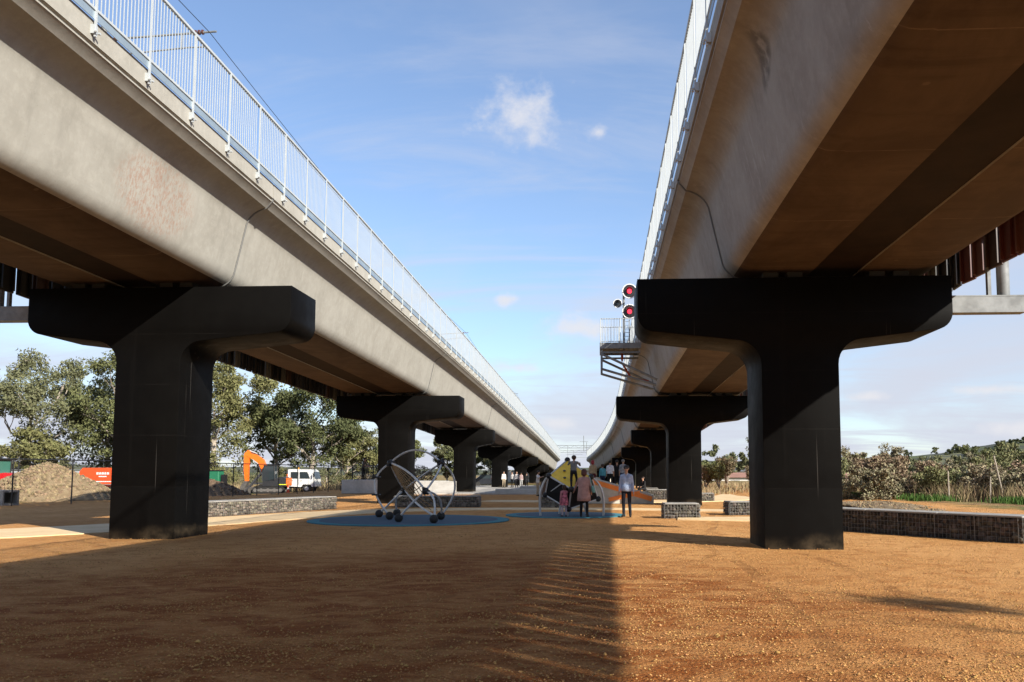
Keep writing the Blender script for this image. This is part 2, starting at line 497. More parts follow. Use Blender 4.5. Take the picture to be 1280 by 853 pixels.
class MB:
    def __init__(s):
        s.v, s.f, s.mi = [], [], []
        s.cur = 0

    def add(s, vs, fs):
        o = len(s.v)
        s.v.extend([tuple(v) for v in vs])
        s.f.extend([tuple(i + o for i in f) for f in fs])
        s.mi.extend([s.cur] * len(fs))
        return s

    def box(s, c, size, rot=None, taper=None):
        hx, hy, hz = size[0] / 2, size[1] / 2, size[2] / 2
        vs = [Vector((x * hx, y * hy, z * hz)) for z in (-1, 1) for y in (-1, 1) for x in (-1, 1)]
        if taper:
            for v in vs[4:]:
                v.x *= taper[0]; v.y *= taper[1]
        if rot is not None:
            M = rot if isinstance(rot, Matrix) else Euler(rot).to_matrix()
            vs = [M @ v for v in vs]
        c = Vector(c)
        return s.add([v + c for v in vs], [(0, 2, 3, 1), (4, 5, 7, 6), (0, 1, 5, 4), (2, 6, 7, 3), (0, 4, 6, 2), (1, 3, 7, 5)])

    def bbox(s, c, size, b=0.02, rot=None):
        """box with chamfered vertical and top edges"""
        hx, hy, hz = size[0] / 2, size[1] / 2, size[2] / 2
        b = min(b, hx * .9, hy * .9, hz * .9)
        def ring(x, y, z, k):
            return [Vector((sx * (x - (k if i else 0)), sy * (y - (0 if i else k)), z)) for sx, sy, i in
                    ((-1, -1, 0), (-1, -1, 1), (1, -1, 1), (1, -1, 0), (1, 1, 0), (1, 1, 1), (-1, 1, 1), (-1, 1, 0))]
        rings = [ring(hx - b, hy - b, -hz, b * .5), ring(hx, hy, -hz + b, b), ring(hx, hy, hz - b, b), ring(hx - b, hy - b, hz, b * .5)]
        vs = [v for r in rings for v in r]
        if rot is not None:
            M = rot if isinstance(rot, Matrix) else Euler(rot).to_matrix()
            vs = [M @ v for v in vs]
        c = Vector(c)
        fs = []
        for k in range(3):
            for i in range(8):
                j = (i + 1) % 8
                fs.append((k * 8 + i, k * 8 + j, k * 8 + 8 + j, k * 8 + 8 + i))
        fs.append(tuple(reversed(range(8)))); fs.append(tuple(range(24, 32)))
        return s.add([v + c for v in vs], fs)

    def tube(s, path, r, n=8, caps=True, closed=False):
        path = [Vector(p) for p in path]
        m = len(path)
        rs = r if isinstance(r, (list, tuple)) else [r] * m
        vs, fs = [], []
        prev = None
        for i, p in enumerate(path):
            if closed:
                d = path[(i + 1) % m] - path[i - 1]
            else:
                d = path[min(i + 1, m - 1)] - path[max(i - 1, 0)]
            if d.length < 1e-9:
                d = Vector((0, 0, 1))
            d.normalize()
            if prev is None:
                a = Vector((0, 0, 1)) if abs(d.z) < 0.9 else Vector((1, 0, 0))
                u = d.cross(a).normalized()
            else:
                u = (prev - d * prev.dot(d))
                if u.length < 1e-6:
                    u = d.orthogonal()
                u.normalize()
            w = d.cross(u)
            prev = u
            for k in range(n):
                t = 2 * math.pi * k / n
                vs.append(p + (u * math.cos(t) + w * math.sin(t)) * rs[i])
        for i in range(m if closed else m - 1):
            a, b = i * n, ((i + 1) % m) * n
            for k in range(n):
                l = (k + 1) % n
                fs.append((a + k, a + l, b + l, b + k))
        if caps and not closed:
            fs.append(tuple(reversed(range(n)))); fs.append(tuple(range((m - 1) * n, m * n)))
        return s.add(vs, fs)

    def ell(s, c, rad, seg=12, rings=8, rot=None, jit=0.0, rng=None):
        vs, fs = [Vector((0, 0, -1))], []
        for i in range(1, rings):
            ph = -math.pi / 2 + math.pi * i / rings
            for k in range(seg):
                t = 2 * math.pi * k / seg
                vs.append(Vector((math.cos(ph) * math.cos(t), math.cos(ph) * math.sin(t), math.sin(ph))))
        vs.append(Vector((0, 0, 1)))
        for k in range(seg):
            l = (k + 1) % seg
            fs.append((0, 1 + l, 1 + k))
            for i in range(rings - 2):
                a, b = 1 + i * seg, 1 + (i + 1) * seg
                fs.append((a + k, a + l, b + l, b + k))
            a = 1 + (rings - 2) * seg
            fs.append((a + k, a + l, len(vs) - 1))
        if isinstance(rad, (int, float)):
            rad = (rad,) * 3
        out = []
        for v in vs:
            if jit:
                v = v * (1 + rng.uniform(-jit, jit))
            v = Vector((v.x * rad[0], v.y * rad[1], v.z * rad[2]))
            if rot is not None:
                v = (rot if isinstance(rot, Matrix) else Euler(rot).to_matrix()) @ v
            out.append(v + Vector(c))
        return s.add(out, fs)

    def prism(s, prof, y0, y1, axis='y'):
        """extrude a closed 2D profile: axis y -> (x,z) profile, x -> (y,z), z -> (x,y)"""
        n = len(prof)
        def pt(a, b, t):
            return {'y': (a, t, b), 'x': (t, a, b), 'z': (a, b, t)}[axis]
        vs = [pt(a, b, y0) for a, b in prof] + [pt(a, b, y1) for a, b in prof]
        fs = [(i, (i + 1) % n, n + (i + 1) % n, n + i) for i in range(n)]
        fs += [tuple(reversed(range(n))), tuple(range(n, 2 * n))]
        return s.add(vs, fs)

    def loft(s, rings, caps=True, closed=True):
        n = len(rings[0]); vs = [v for r in rings for v in r]; fs = []
        for i in range(len(rings) - 1):
            for k in range(n if closed else n - 1):
                l = (k + 1) % n
                fs.append((i * n + k, i * n + l, (i + 1) * n + l, (i + 1) * n + k))
        if caps and closed:
            fs.append(tuple(reversed(range(n)))); fs.append(tuple(range((len(rings) - 1) * n, len(rings) * n)))
        return s.add(vs, fs)

    def quadpanel(s, pts, th):
        p = [Vector(q) for q in pts]
        nrm = (p[1] - p[0]).cross(p[-1] - p[0]).normalized() * th / 2
        n = len(p)
        vs = [q + nrm for q in p] + [q - nrm for q in p]
        fs = [tuple(range(n)), tuple(reversed(range(n, 2 * n)))] + [(i, n + i, n + (i + 1) % n, (i + 1) % n) for i in range(n)]
        return s.add(vs, fs)

    def mesh(s, name, mats, smooth=False):
        me = bpy.data.meshes.new(name)
        me.from_pydata([tuple(v) for v in s.v], [], s.f)
        if not isinstance(mats, (list, tuple)):
            mats = [mats]
        for m in mats:
            me.materials.append(m)
        if len(mats) > 1:
            me.polygons.foreach_set("material_index", s.mi)
        fix_normals(me)
        if smooth:
            smooth_mesh(me, smooth)
        me.update()
        return me

    def build(s, name, mats, parent=None, smooth=False, loc=None):
        o = bpy.data.objects.new(name, s.mesh(name, mats, smooth))
        COL.objects.link(o)
        if parent is not None:
            o.parent = parent
        if loc is not None:
            o.location = loc
        return o


import bmesh


def fix_normals(me):
    bm = bmesh.new(); bm.from_mesh(me)
    bmesh.ops.recalc_face_normals(bm, faces=bm.faces)
    bm.to_mesh(me); bm.free()


def smooth_mesh(me, ang=True):
    me.polygons.foreach_set("use_smooth", [True] * len(me.polygons))
    a = R(40) if ang is True else R(ang)
    bm = bmesh.new(); bm.from_mesh(me)
    for e in bm.edges:
        if len(e.link_faces) == 2 and e.calc_face_angle(0) > a:
            e.smooth = False
    bm.to_mesh(me); bm.free()


def tag(o, label=None, cat=None, group=None, kind=None):
    if label: o["label"] = label
    if cat: o["category"] = cat
    if group: o["group"] = group
    if kind: o["kind"] = kind
    return o


def empty(name, loc=(0, 0, 0), rz=0.0, label=None, cat=None, group=None):
    o = bpy.data.objects.new(name, None)
    o.empty_display_size = 0.3
    COL.objects.link(o)
    o.location = loc; o.rotation_euler = (0, 0, rz)
    return tag(o, label, cat, group)


def inst(name, me, parent, loc, rot=(0, 0, 0), scale=None):
    o = bpy.data.objects.new(name, me)
    COL.objects.link(o)
    o.parent = parent
    o.location = loc; o.rotation_euler = rot
    if scale: o.scale = scale
    return o


def fast_mesh(name, verts, quads, m, smooth=False):
    """big soups of quads from numpy"""
    me = bpy.data.meshes.new(name)
    verts = np.asarray(verts, np.float32); quads = np.asarray(quads, np.int32)
    k = quads.shape[1]
    me.vertices.add(len(verts)); me.vertices.foreach_set("co", verts.ravel())
    me.loops.add(quads.size); me.loops.foreach_set("vertex_index", quads.ravel())
    me.polygons.add(len(quads))
    me.polygons.foreach_set("loop_start", np.arange(0, quads.size, k, dtype=np.int32))
    me.polygons.foreach_set("loop_total", np.full(len(quads), k, np.int32))
    me.materials.append(m)
    me.update(calc_edges=True)
    me.validate()
    return me


def obj(name, me, parent=None, loc=(0, 0, 0)):
    o = bpy.data.objects.new(name, me); COL.objects.link(o); o.location = loc
    if parent is not None:
        o.parent = parent
    return o


def lerp_table(tab, t):
    if t <= tab[0][0]:
        (a, b), (c, d) = tab[0], tab[1]
        return b + (d - b) * (t - a) / (c - a)
    for (a, b), (c, d) in zip(tab, tab[1:]):
        if t <= c:
            u = (t - a) / (c - a)
            return b + (d - b) * u
    (a, b), (c, d) = tab[-2], tab[-1]
    return d + (d - b) / (c - a) * (t - c)


rng = random.Random(7)
nrng = np.random.default_rng(11)

# ================================================================== SETTING: ground, paths, hills
def gz(x, y):
    """height of the ground"""
    z = 0.0
    if x < -25:                                  # works yard behind the fence lies a little lower at its far end
        z -= 0.28 * min(1, max(0, (-25 - x) / 4)) * min(1, max(0, (y - 48) / 18))
    if x > 9.2 and y > 4:                        # spoil verge on the right
        u = min(1, (x - 9.2) / 3.0)
        z += 0.30 * u * u * (3 - 2 * u) * min(1, max(0, (y - 4) / 8))
    return z


def grid_axis(vals):
    out = []
    for a, b, st in vals:
        n = max(1, int(round((b - a) / st)))
        out += [a + (b - a) * i / n for i in range(n)]
    out.append(vals[-1][1])
    return out


xs = grid_axis([(-4000, -200, 760), (-200, -40, 16), (-40, 30, 0.8), (30, 200, 17), (200, 4000, 760)])
ys = grid_axis([(-400, -20, 76), (-20, 90, 0.8), (90, 250, 16), (250, 6000, 575)])
gv, gf = [], []
for y in ys:
    for x in xs:
        near = -40 <= x <= 30 and -20 <= y <= 90
        bumpz = 0.012 * math.sin(x * 1.7 + math.sin(y * 0.9) * 2) * math.sin(y * 1.3 + x * 0.4) if near else 0
        if x > 9.5 and near:
            bumpz += 0.10 * max(0, math.sin(x * 2.3 + y * 0.8)) * rng.random()
        if x < -24 and near:
            bumpz += rng.uniform(-0.05, 0.05)
        gv.append((x, y, gz(x, y) + bumpz - 0.012))
nx = len(xs)
for j in range(len(ys) - 1):
    for i in range(nx - 1):
        gf.append((j * nx + i, j * nx + i + 1, (j + 1) * nx + i + 1, (j + 1) * nx + i))
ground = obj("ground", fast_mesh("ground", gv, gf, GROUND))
ground.data.polygons.foreach_set("use_smooth", [True] * len(ground.data.polygons))
tag(ground, kind="structure")

# loose stones lying on the gravel
def pebbles():
    N = 110000
    yy = 4.6 + 22 * nrng.random(N) ** 2.1
    xx = nrng.uniform(-0.72, 0.56, N) * (yy + 0.6) + 0.0
    dens = 0.5 + 0.5 * np.sin(xx * 1.1 + 2.0 * np.sin(yy * 0.7)) * np.sin(yy * 2.1 + 1.3 * np.sin(xx * 0.8))
    keep = (xx > -12) & (xx < 9.0) & (nrng.random(N) < 0.22 + 0.78 * dens ** 1.5)
    xx, yy = xx[keep], yy[keep]
    n = len(xx)
    r = 0.0045 + 0.0095 * nrng.random(n) ** 2.4 + (nrng.random(n) > 0.996) * 0.012
    base = np.array([(1, 0, 0), (0, 1, 0), (-1, 0, 0), (0, -1, 0), (0, 0, 1), (0, 0, -1)], float)
    V = np.repeat(base[None], n, 0) * (1 + nrng.uniform(-0.35, 0.35, (n, 6, 1)))
    ang = nrng.uniform(0, 6.28, n); c, s = np.cos(ang), np.sin(ang)
    X = V[..., 0] * c[:, None] - V[..., 1] * s[:, None]
    Y = V[..., 0] * s[:, None] + V[..., 1] * c[:, None]
    sc = r[:, None]
    out = np.stack([X * sc * nrng.uniform(0.8, 1.4, (n, 1)) + xx[:, None], Y * sc + yy[:, None], V[..., 2] * sc * 0.7 + sc * 0.25], -1)
    tris = np.array([(0, 1, 4), (1, 2, 4), (2, 3, 4), (3, 0, 4), (1, 0, 5), (2, 1, 5), (3, 2, 5), (0, 3, 5)])
    F = (np.arange(n)[:, None, None] * 6 + tris[None]).reshape(-1, 3)
    m = mat("loose gravel stone", (0.40, 0.222, 0.085), 0.95, island=0.26, spec=0.1)
    o = obj("loose_gravel", fast_mesh("loose_gravel", out.reshape(-1, 3), F, m))
    tag(o, "small loose orange stones scattered over the gravel ground", "gravel", kind="stuff")


pebbles()


def ribbon(name, pts, widths, z, m, label=None):
    """flat path along a polyline"""
    pts = [Vector((p[0], p[1], 0)) for p in pts]
    # Catmull-Rom resample
    P = []
    W = []
    for i in range(len(pts) - 1):
        p0, p1, p2, p3 = pts[max(i - 1, 0)], pts[i], pts[i + 1], pts[min(i + 2, len(pts) - 1)]
        for k in range(10):
            t = k / 10
            P.append(0.5 * ((2 * p1) + (p2 - p0) * t + (2 * p0 - 5 * p1 + 4 * p2 - p3) * t * t + (3 * p1 - p0 - 3 * p2 + p3) * t ** 3))
            W.append(widths[i] + (widths[i + 1] - widths[i]) * t)
    P.append(pts[-1]); W.append(widths[-1])
    b = MB(); L = []; Rr = []
    for i, p in enumerate(P):
        d = (P[min(i + 1, len(P) - 1)] - P[max(i - 1, 0)]).normalized()
        nrm = Vector((-d.y, d.x, 0))
        L.append(p + nrm * W[i] / 2); Rr.append(p - nrm * W[i] / 2)
    rings = [[(l.x, l.y, z), (r.x, r.y, z), (r.x, r.y, z - 0.08), (l.x, l.y, z - 0.08)] for l, r in zip(L, Rr)]
    b.loft(rings)
    o = b.build(name, m)
    tag(o, kind="structure")
    return o


ribbon("path", [(-30, 9), (-21, 15), (-14.6, 21.2), (-11.9, 27.5), (-9.6, 33.0), (-5.5, 35.6), (0.5, 36.0), (6, 34.5), (13, 33)], [3.4, 3.4, 3.6, 3.4, 2.8, 2.0, 1.9, 1.9, 1.9], 0.016, PAVE)
ribbon("path", [(-6.5, 46.5), (-1, 45.4), (4, 46.5), (8.5, 53), (11, 62)], [2.6, 2.6, 3.2, 4.2, 4.2], 0.018, PAVE)
ribbon("path", [(2.6, 28.4), (5.0, 28.2), (7.4, 28.8), (9.3, 31.0)], [1.6, 2.4, 2.4, 1.6], 0.022, PAVE)
ribbon("path", [(8.9, 26.5), (10.2, 31), (10.6, 38), (10.6, 46)], [1.0, 1.2, 1.2, 1.2], 0.13, PAVE)


def disc(name, cx, cy, r, z, m, parent=None, n=72):
    b = MB()
    b.prism([(cx + r * math.cos(2 * math.pi * i / n), cy + r * math.sin(2 * math.pi * i / n)) for i in range(n)], z - 0.03, z, 'z')
    return b.build(name, m, parent)


for (cx, cy, r, lab) in ((-6.25, 27.0, 3.25, "round blue rubber safety pad with turquoise rim under the ring climber"),
                         (-1.30, 30.6, 2.2, "round blue rubber safety pad under the yellow climbing block")):
    t = empty("safety_pad", (cx, cy, 0), 0, lab, "safety pad", "blue play safety pads")
    disc("rim", 0, 0, r, 0.022, PAD_TEAL, t)
    disc("pad_surface", 0, 0, r - 0.38, 0.027, PAD_BLUE, t)

# far hills
def hill(name, x0, x1, y, prof, depth, m):
    b = MB()
    n = 60
    rings = []
    for k in range(7):
        u = k / 6
        row = []
        for i in range(n + 1):
            t = i / n
            h = lerp_table(prof, t)
            h += 1.2 * math.sin(t * 31 + k) + 0.8 * math.sin(t * 67 + 2 * k)
            row.append((x0 + (x1 - x0) * t, y + depth * u, -2 + (h + 2) * math.sin(u * math.pi / 2) ** 0.8))
        rings.append(row)
    b.loft(rings, caps=False, closed=False)
    o = b.build(name, m, smooth=180)
    tag(o, kind="structure")
    return o


def hill_material():
    t = NT("hill pasture", 0.95, 0.1)
    c = t.mix(t.ramp(t.noise(0.01, 7, 0.65), 0.42, 0.6), (0.105, 0.125, 0.055), (0.16, 0.155, 0.085))
    c = t.mix(t.ramp(t.noise(0.035, 8, 0.7, (1, 1, 2)), 0.42, 0.52), c, (0.075, 0.078, 0.062))
    t.color(c)
    return t.m


HILL = hill_material()
hill("hills", 120, 760, 640, [(0, 5), (0.12, 9), (0.2, 10.5), (0.27, 16), (0.4, 27), (0.55, 41), (0.8, 50), (1, 30)], 260, HILL)
hill("hills", -200, 420, 1100, [(0, 6), (0.3, 12), (0.5, 22), (0.62, 24), (0.8, 18), (1, 12)], 300, HILL)
hill("hills", -1500, -150, 1300, [(0, 10), (0.3, 22), (0.6, 16), (1, 8)], 300, HILL)

# ================================================================== VIADUCTS
SPAN = 23.4
Z_LEFT = [(-30, 6.25), (19, 6.02), (42.4, 5.60), (65.8, 5.10), (89.2, 4.45), (112.6, 3.88), (181, 1.55)]
Z_RIGHT = [(-30, 5.78), (17.1, 5.60), (40.5, 5.34), (63.9, 4.94), (87.3, 4.35), (110.7, 3.73), (181, 1.42)]


def smooth_tab(tab):
    def f(y):
        return sum(lerp_table(tab, y + d) for d in (-8, -4, 0, 4, 8)) / 5
    return f


zL, zR = smooth_tab(Z_LEFT), smooth_tab(Z_RIGHT)
SIDES = {
    'left': dict(cx=lambda y: -11.4, z=lambda y: zL(y) + 0.17, top=zL, first=19.0, col=-10.77, colf=-11.0, head=(-13.8, -7.33), headf=(-13.32, -8.66), rail=+1),
    'right': dict(cx=lambda y: 4.95 - (max(0, y - 67.2) ** 2) / 2192, z=lambda y: zR(y) + 0.17, top=zR, first=17.1, col=4.10, colf=4.68, head=(0.78, 7.21), headf=(2.36, 7.0), rail=-1),
}


def half_profile():
    """outer half of the box girder, u>0, from the recess outwards and up; (u, z above soffit)"""
    p = [(0.0, 0.03), (0.49, 0.03), (0.50, 0.0), (1.66, 0.0), (1.70, 0.012), (1.82, 0.012)]
    for k in range(1, 7):                      # rounded lower corner
        a = R(90) * k / 6 * 0.93
        p.append((1.82 + 0.46 * math.sin(a), 0.012 + 0.46 * (1 - math.cos(a))))
    p += [(2.40, 0.95), (2.52, 1.50)]
    for k in range(1, 8):                      # sweep out into the deck edge
        a = R(78) * k / 7
        p.append((2.52 + 0.08 * k / 7 + 0.56 * (1 - math.cos(a)) , 1.50 + 0.52 * math.sin(a)))
    p += [(3.17, 2.16), (3.19, 2.17), (3.19, 2.20), (3.17, 2.21), (3.17, 2.235), (3.22, 2.25), (3.22, 2.62), (2.95, 2.62), (2.95, 2.42), (0.0, 2.42)]
    return p


HP = half_profile()
FULL = HP[:-1] + [(-u, z) for u, z in reversed(HP[1:-1])] + []
FULL = [(u, z) for u, z in HP[:-1]] + [(-u, z) for u, z in reversed(HP[1:-1])]
# web profile used for the drip line at the joints
WEBP = [q for q in HP if q[0] > 1.6 and q[1] < 2.3]
Y_END = 168.0


def viaduct(side, d, label, conc):
    t = empty("viaduct", (0, 0, 0), 0, label, "viaduct")
    joints = [-26.0] + [d['first'] + 0.85 + SPAN * k for k in range(-1, 7)]
    joints = [j for j in joints if j < Y_END - 6] + [Y_END]
    soff_ids = None
    for j0, j1 in zip(joints, joints[1:]):
        b = MB()
        n = max(2, int((j1 - j0) / 2.9))
        rings = []
        for i in range(n + 1):
            y = j0 + 0.02 + (j1 - j0 - 0.04) * i / n
            cx, z0 = d['cx'](y), d['z'](y)
            rings.append([(cx + u, y, z0 + z) for u, z in FULL])
        b.loft(rings)
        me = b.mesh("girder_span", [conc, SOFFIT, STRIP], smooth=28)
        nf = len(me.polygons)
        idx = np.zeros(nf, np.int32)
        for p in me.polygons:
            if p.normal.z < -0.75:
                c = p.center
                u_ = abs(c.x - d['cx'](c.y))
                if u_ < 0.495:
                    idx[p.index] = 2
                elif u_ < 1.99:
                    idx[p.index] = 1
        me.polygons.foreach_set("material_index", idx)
        obj("girder_span", me, t)
    # joint seals: a dark line with a thin pipe down each web
    for j in joints[1:-1]:
        cx, z0 = d['cx'](j), d['z'](j)
        s_ = d['rail']
        b = MB()
        b.tube([(cx + s_ * (u + 0.012), j, z0 + z) for u, z in WEBP], 0.022, 6)
        b.build("joint_seal", mat("grey joint sealant", (0.13, 0.13, 0.125), 0.6), t, smooth=True)
    return t


V = {}
V['left'] = viaduct('left', SIDES['left'], "sunlit left concrete rail viaduct with pale weathered box girder", CONC)
V['right'] = viaduct('right', SIDES['right'], "shaded right concrete rail viaduct that curves left in the distance", CONC_R)


# ---------------------------------------------------------------- piers
def rounded_head(x0, x1, c0, c1, zt, zb_tip, zb_in, zfoot):
    """T-shaped pier outline (x,z): column c0..c1, crosshead x0..x1"""
    P = [(c0, zfoot), (c1, zfoot)]
    def fillet(corner, a, b, r, n=7):
        corner, a, b = Vector(corner), Vector(a), Vector(b)
        da, db = (a - corner).normalized(), (b - corner).normalized()
        ang = da.angle(db)
        t = r / math.tan(ang / 2)
        pa, pb = corner + da * t, corner + db * t
        cen = corner + (da + db).normalized() * (r / math.sin(ang / 2))
        va, vb = pa - cen, pb - cen
        tot = va.angle(vb)
        out = []
        for k in range(n + 1):
            u = k / n
            w = (va * math.sin((1 - u) * tot) + vb * math.sin(u * tot)) / math.sin(tot)
            out.append(tuple(cen + w))
        return out
    P += fillet((c1, zb_in), (c1, zfoot), (x1, zb_tip), 0.52)
    P += fillet((x1, zb_tip), (c1, zb_in), (x1, zt), 0.36)
    P += [(x1, zt), (x0, zt)]
    P += fillet((x0, zb_tip), (x0, zt), (c0, zb_in), 0.36)
    P += fillet((c0, zb_in), (x0, zb_tip), (c0, zfoot), 0.52)
    return P


ORD = ["nearest", "second", "third", "fourth", "fifth", "sixth", "seventh"]
for side in ('left', 'right'):
    d = SIDES[side]
    for k in range(7):
        y0 = d['first'] + SPAN * k
        if y0 > Y_END - 6:
            break
        zt = d['top'](y0 + 0.85)
        sh = d['cx'](y0) - d['cx'](0)
        far = k >= 2
        hx0, hx1 = d['headf' if far else 'head']
        cc = d['colf' if far else 'col']
        t = empty("pier", (cc + sh, y0 + 0.85, 0), 0, "%s black T-shaped pier of the %s viaduct" % (ORD[k], side), "pier", "black viaduct piers")
        ox, oy = cc + sh, y0 + 0.85
        prof = rounded_head(hx0 - cc, hx1 - cc, -0.785, 0.785, zt, zt - 1.08, zt - 1.36, -0.1)
        # split the outline at the fillet: column below, crosshead above
        zs = zt - 2.05
        colp = [(-0.785, -0.1), (0.785, -0.1), (0.785, zs), (-0.785, zs)]
        headp = [(-0.785, zs), (0.785, zs)] + [p for p in prof if p[1] > zs]
        for nm, pr in (("column", colp), ("crosshead", headp)):
            b = MB()
            c_ = 0.016                              # chamfered arrises
            b.prism(pr, -0.85, 0.85)
            o = b.build(nm, BLACK, t)
            bm = bmesh.new(); bm.from_mesh(o.data)
            es = [e for e in bm.edges if all(abs(abs(v.co.y) - 0.85) < 1e-4 for v in e.verts) and abs(e.verts[0].co.y - e.verts[1].co.y) < 1e-4]
            es = [e for e in es if not (abs(e.verts[0].co.z - zs) < 1e-4 and abs(e.verts[1].co.z - zs) < 1e-4)]
            bmesh.ops.bevel(bm, geom=es, offset=c_, segments=2, affect='EDGES', profile=0.5)
            bm.to_mesh(o.data); bm.free()
            smooth_mesh(o.data, 32)
        # bearings between crosshead and girder
        gx = d['cx'](oy) - ox
        for bx in (-1.35, -0.85, 0.85, 1.35):
            for by in (-0.42, 0.42):
                bb = MB()
                bb.bbox((0, 0, 0.03), (0.46, 0.40, 0.06), 0.01)
                bb.box((0, 0, 0.115), (0.32, 0.30, 0.11))
                bb.build("bearing", mat("bearing steel", (0.03, 0.028, 0.026), 0.7), t, loc=(gx + bx, by, zt))

# ---------------------------------------------------------------- railings on the inner edges
def railing(side, d, label, y_near):
    t = empty("railing", (0, 0, 0), 0, label, "railing")
    s_ = d['rail']
    X = lambda y: d['cx'](y) + s_ * 3.26
    Zb = lambda y: d['z'](y) + 2.42
    TOP = 1.74
    y0, y1 = -18.0, 166.0
    # posts
    pm = MB()
    pm.box((0, 0, 0.82), (0.032, 0.036, 1.84))
    pm.box((-s_ * 0.025, 0, 0.02), (0.07, 0.085, 0.15))
    pm.tube([(s_ * 0.02, -0.045, -0.03), (s_ * 0.06, -0.045, -0.03)], 0.02, 6)
    pm.tube([(s_ * 0.02, 0.045, -0.03), (s_ * 0.06, 0.045, -0.03)], 0.02, 6)
    pme = pm.mesh("post", RAILM)
    n = int((y1 - y0) / 1.6)
    for i in range(n + 1):
        y = y0 + 1.6 * i
        inst("post", pme, t, (X(y) + s_ * 0.02, y, Zb(y)))
    # rails along the whole length
    for nm, dz, w, h, m in (("top_rail", TOP, 0.06, 0.05, RAILM), ("bottom_rail", 0.36, 0.045, 0.045, RAILM), ("kick_plate", 0.255, 0.012, 0.13, KICK)):
        b = MB()
        rings = []
        m_ = 96
        for i in range(m_ + 1):
            y = y0 + (y1 - y0) * i / m_
            x, z = X(y), Zb(y) + dz
            rings.append([(x - w / 2, y, z - h / 2), (x + w / 2, y, z - h / 2), (x + w / 2, y, z + h / 2), (x - w / 2, y, z + h / 2)])
        b.loft(rings)
        b.build(nm, m, t)
    # balusters: the 300 nearest ones in view are parts, the rest one part
    bar = MB(); bar.box((0, 0, 0), (0.011, 0.018, TOP - 0.40)); bme = bar.mesh("baluster", RAILM)
    rest = MB()
    i = 0; single = 0
    y = y0
    while y < y1:
        y += 0.105
        if ((y - y0) % 1.6) < 0.05 or ((y - y0) % 1.6) > 1.55:
            continue
        zc_ = Zb(y) + (TOP + 0.36) / 2 - 0.01
        if y > y_near and single < 298:
            inst("baluster", bme, t, (X(y), y, zc_)); single += 1
        else:
            rest.box((X(y), y, zc_), (0.011, 0.018, TOP - 0.40))
    o = rest.build("far_balusters", RAILM, t)
    tag(o, kind="stuff")
    return t


railing('left', SIDES['left'], "white steel bar railing along the edge of the left viaduct", 10.2)
railing('right', SIDES['right'], "white steel bar railing along the edge of the right viaduct", 10.6)


# ---------------------------------------------------------------- screen panels hung on the outer edges
def screens(side, d, label, tone):
    t = empty("screen_wall", (0, 0, 0), 0, label, "screen wall")
    s_ = -d['rail']
    cols = [((0.11, 0.030, 0.030), "maroon"), ((0.012, 0.013, 0.018), "black"), ((0.055, 0.030, 0.026), "dark brown"), ((0.14, 0.06, 0.055), "dull red"),
            ((0.025, 0.03, 0.045), "ink blue"), ((0.10, 0.10, 0.095), "grey")]
    mes = []
    for c, nme in cols:
        b = MB()
        b.bbox((0, 0, 2.5), (0.05, 0.55, 5.0), 0.012)
        b.box((-s_ * 0.05, 0.2, 2.5), (0.07, 0.05, 4.9)); b.box((-s_ * 0.05, -0.2, 2.5), (0.07, 0.05, 4.9))
        mes.append(b.mesh("panel", mat(nme + " screen panel", c, 0.45, 0.2, 2)))
    r2 = random.Random(3 if side == 'left' else 5)
    y = -19.0
    while y < 166:
        X = d['cx'](y) + s_ * 3.42
        Z = d['z'](y) + (0.12 if side == 'right' else -0.10)
        k = r2.choice([0, 0, 3, 3, 2, 1, 4, 5] if side == 'right' else [1, 1, 1, 2, 4, 5])
        near_pier = 0.5 < ((d['first'] - y) % SPAN) < 6.2            # panels widened to lap ahead of a pier, added to block sun streaks
        inst("panel", mes[k], t, (X + (s_ * 0.03 if near_pier and int((y + 19) / 0.622 + .5) % 2 else 0), y, Z), (0, 0, 0 if near_pier else r2.uniform(-0.10, 0.10)), (1, 1.20, 1) if near_pier else None)
        y += 0.622
    b = MB()
    for dz in (0.95, 2.5, 4.2):
        rings = []
        for i in range(60):
            yy = -19.3 + (166 + 19) * i / 59
            x = d['cx'](yy) + s_ * 3.30; z = d['z'](yy) + dz
            rings.append([(x - .04, yy, z - .05), (x + .04, yy, z - .05), (x + .04, yy, z + .05), (x - .04, yy, z + .05)])
        b.loft(rings)
    b.build("carrier_rail", GALV, t)
    return t


screens('right', SIDES['right'], "maroon and black upright screen panels on outer side of the right viaduct", 0)
screens('left', SIDES['left'], "dark upright screen panels on outer side of the left viaduct", 1)

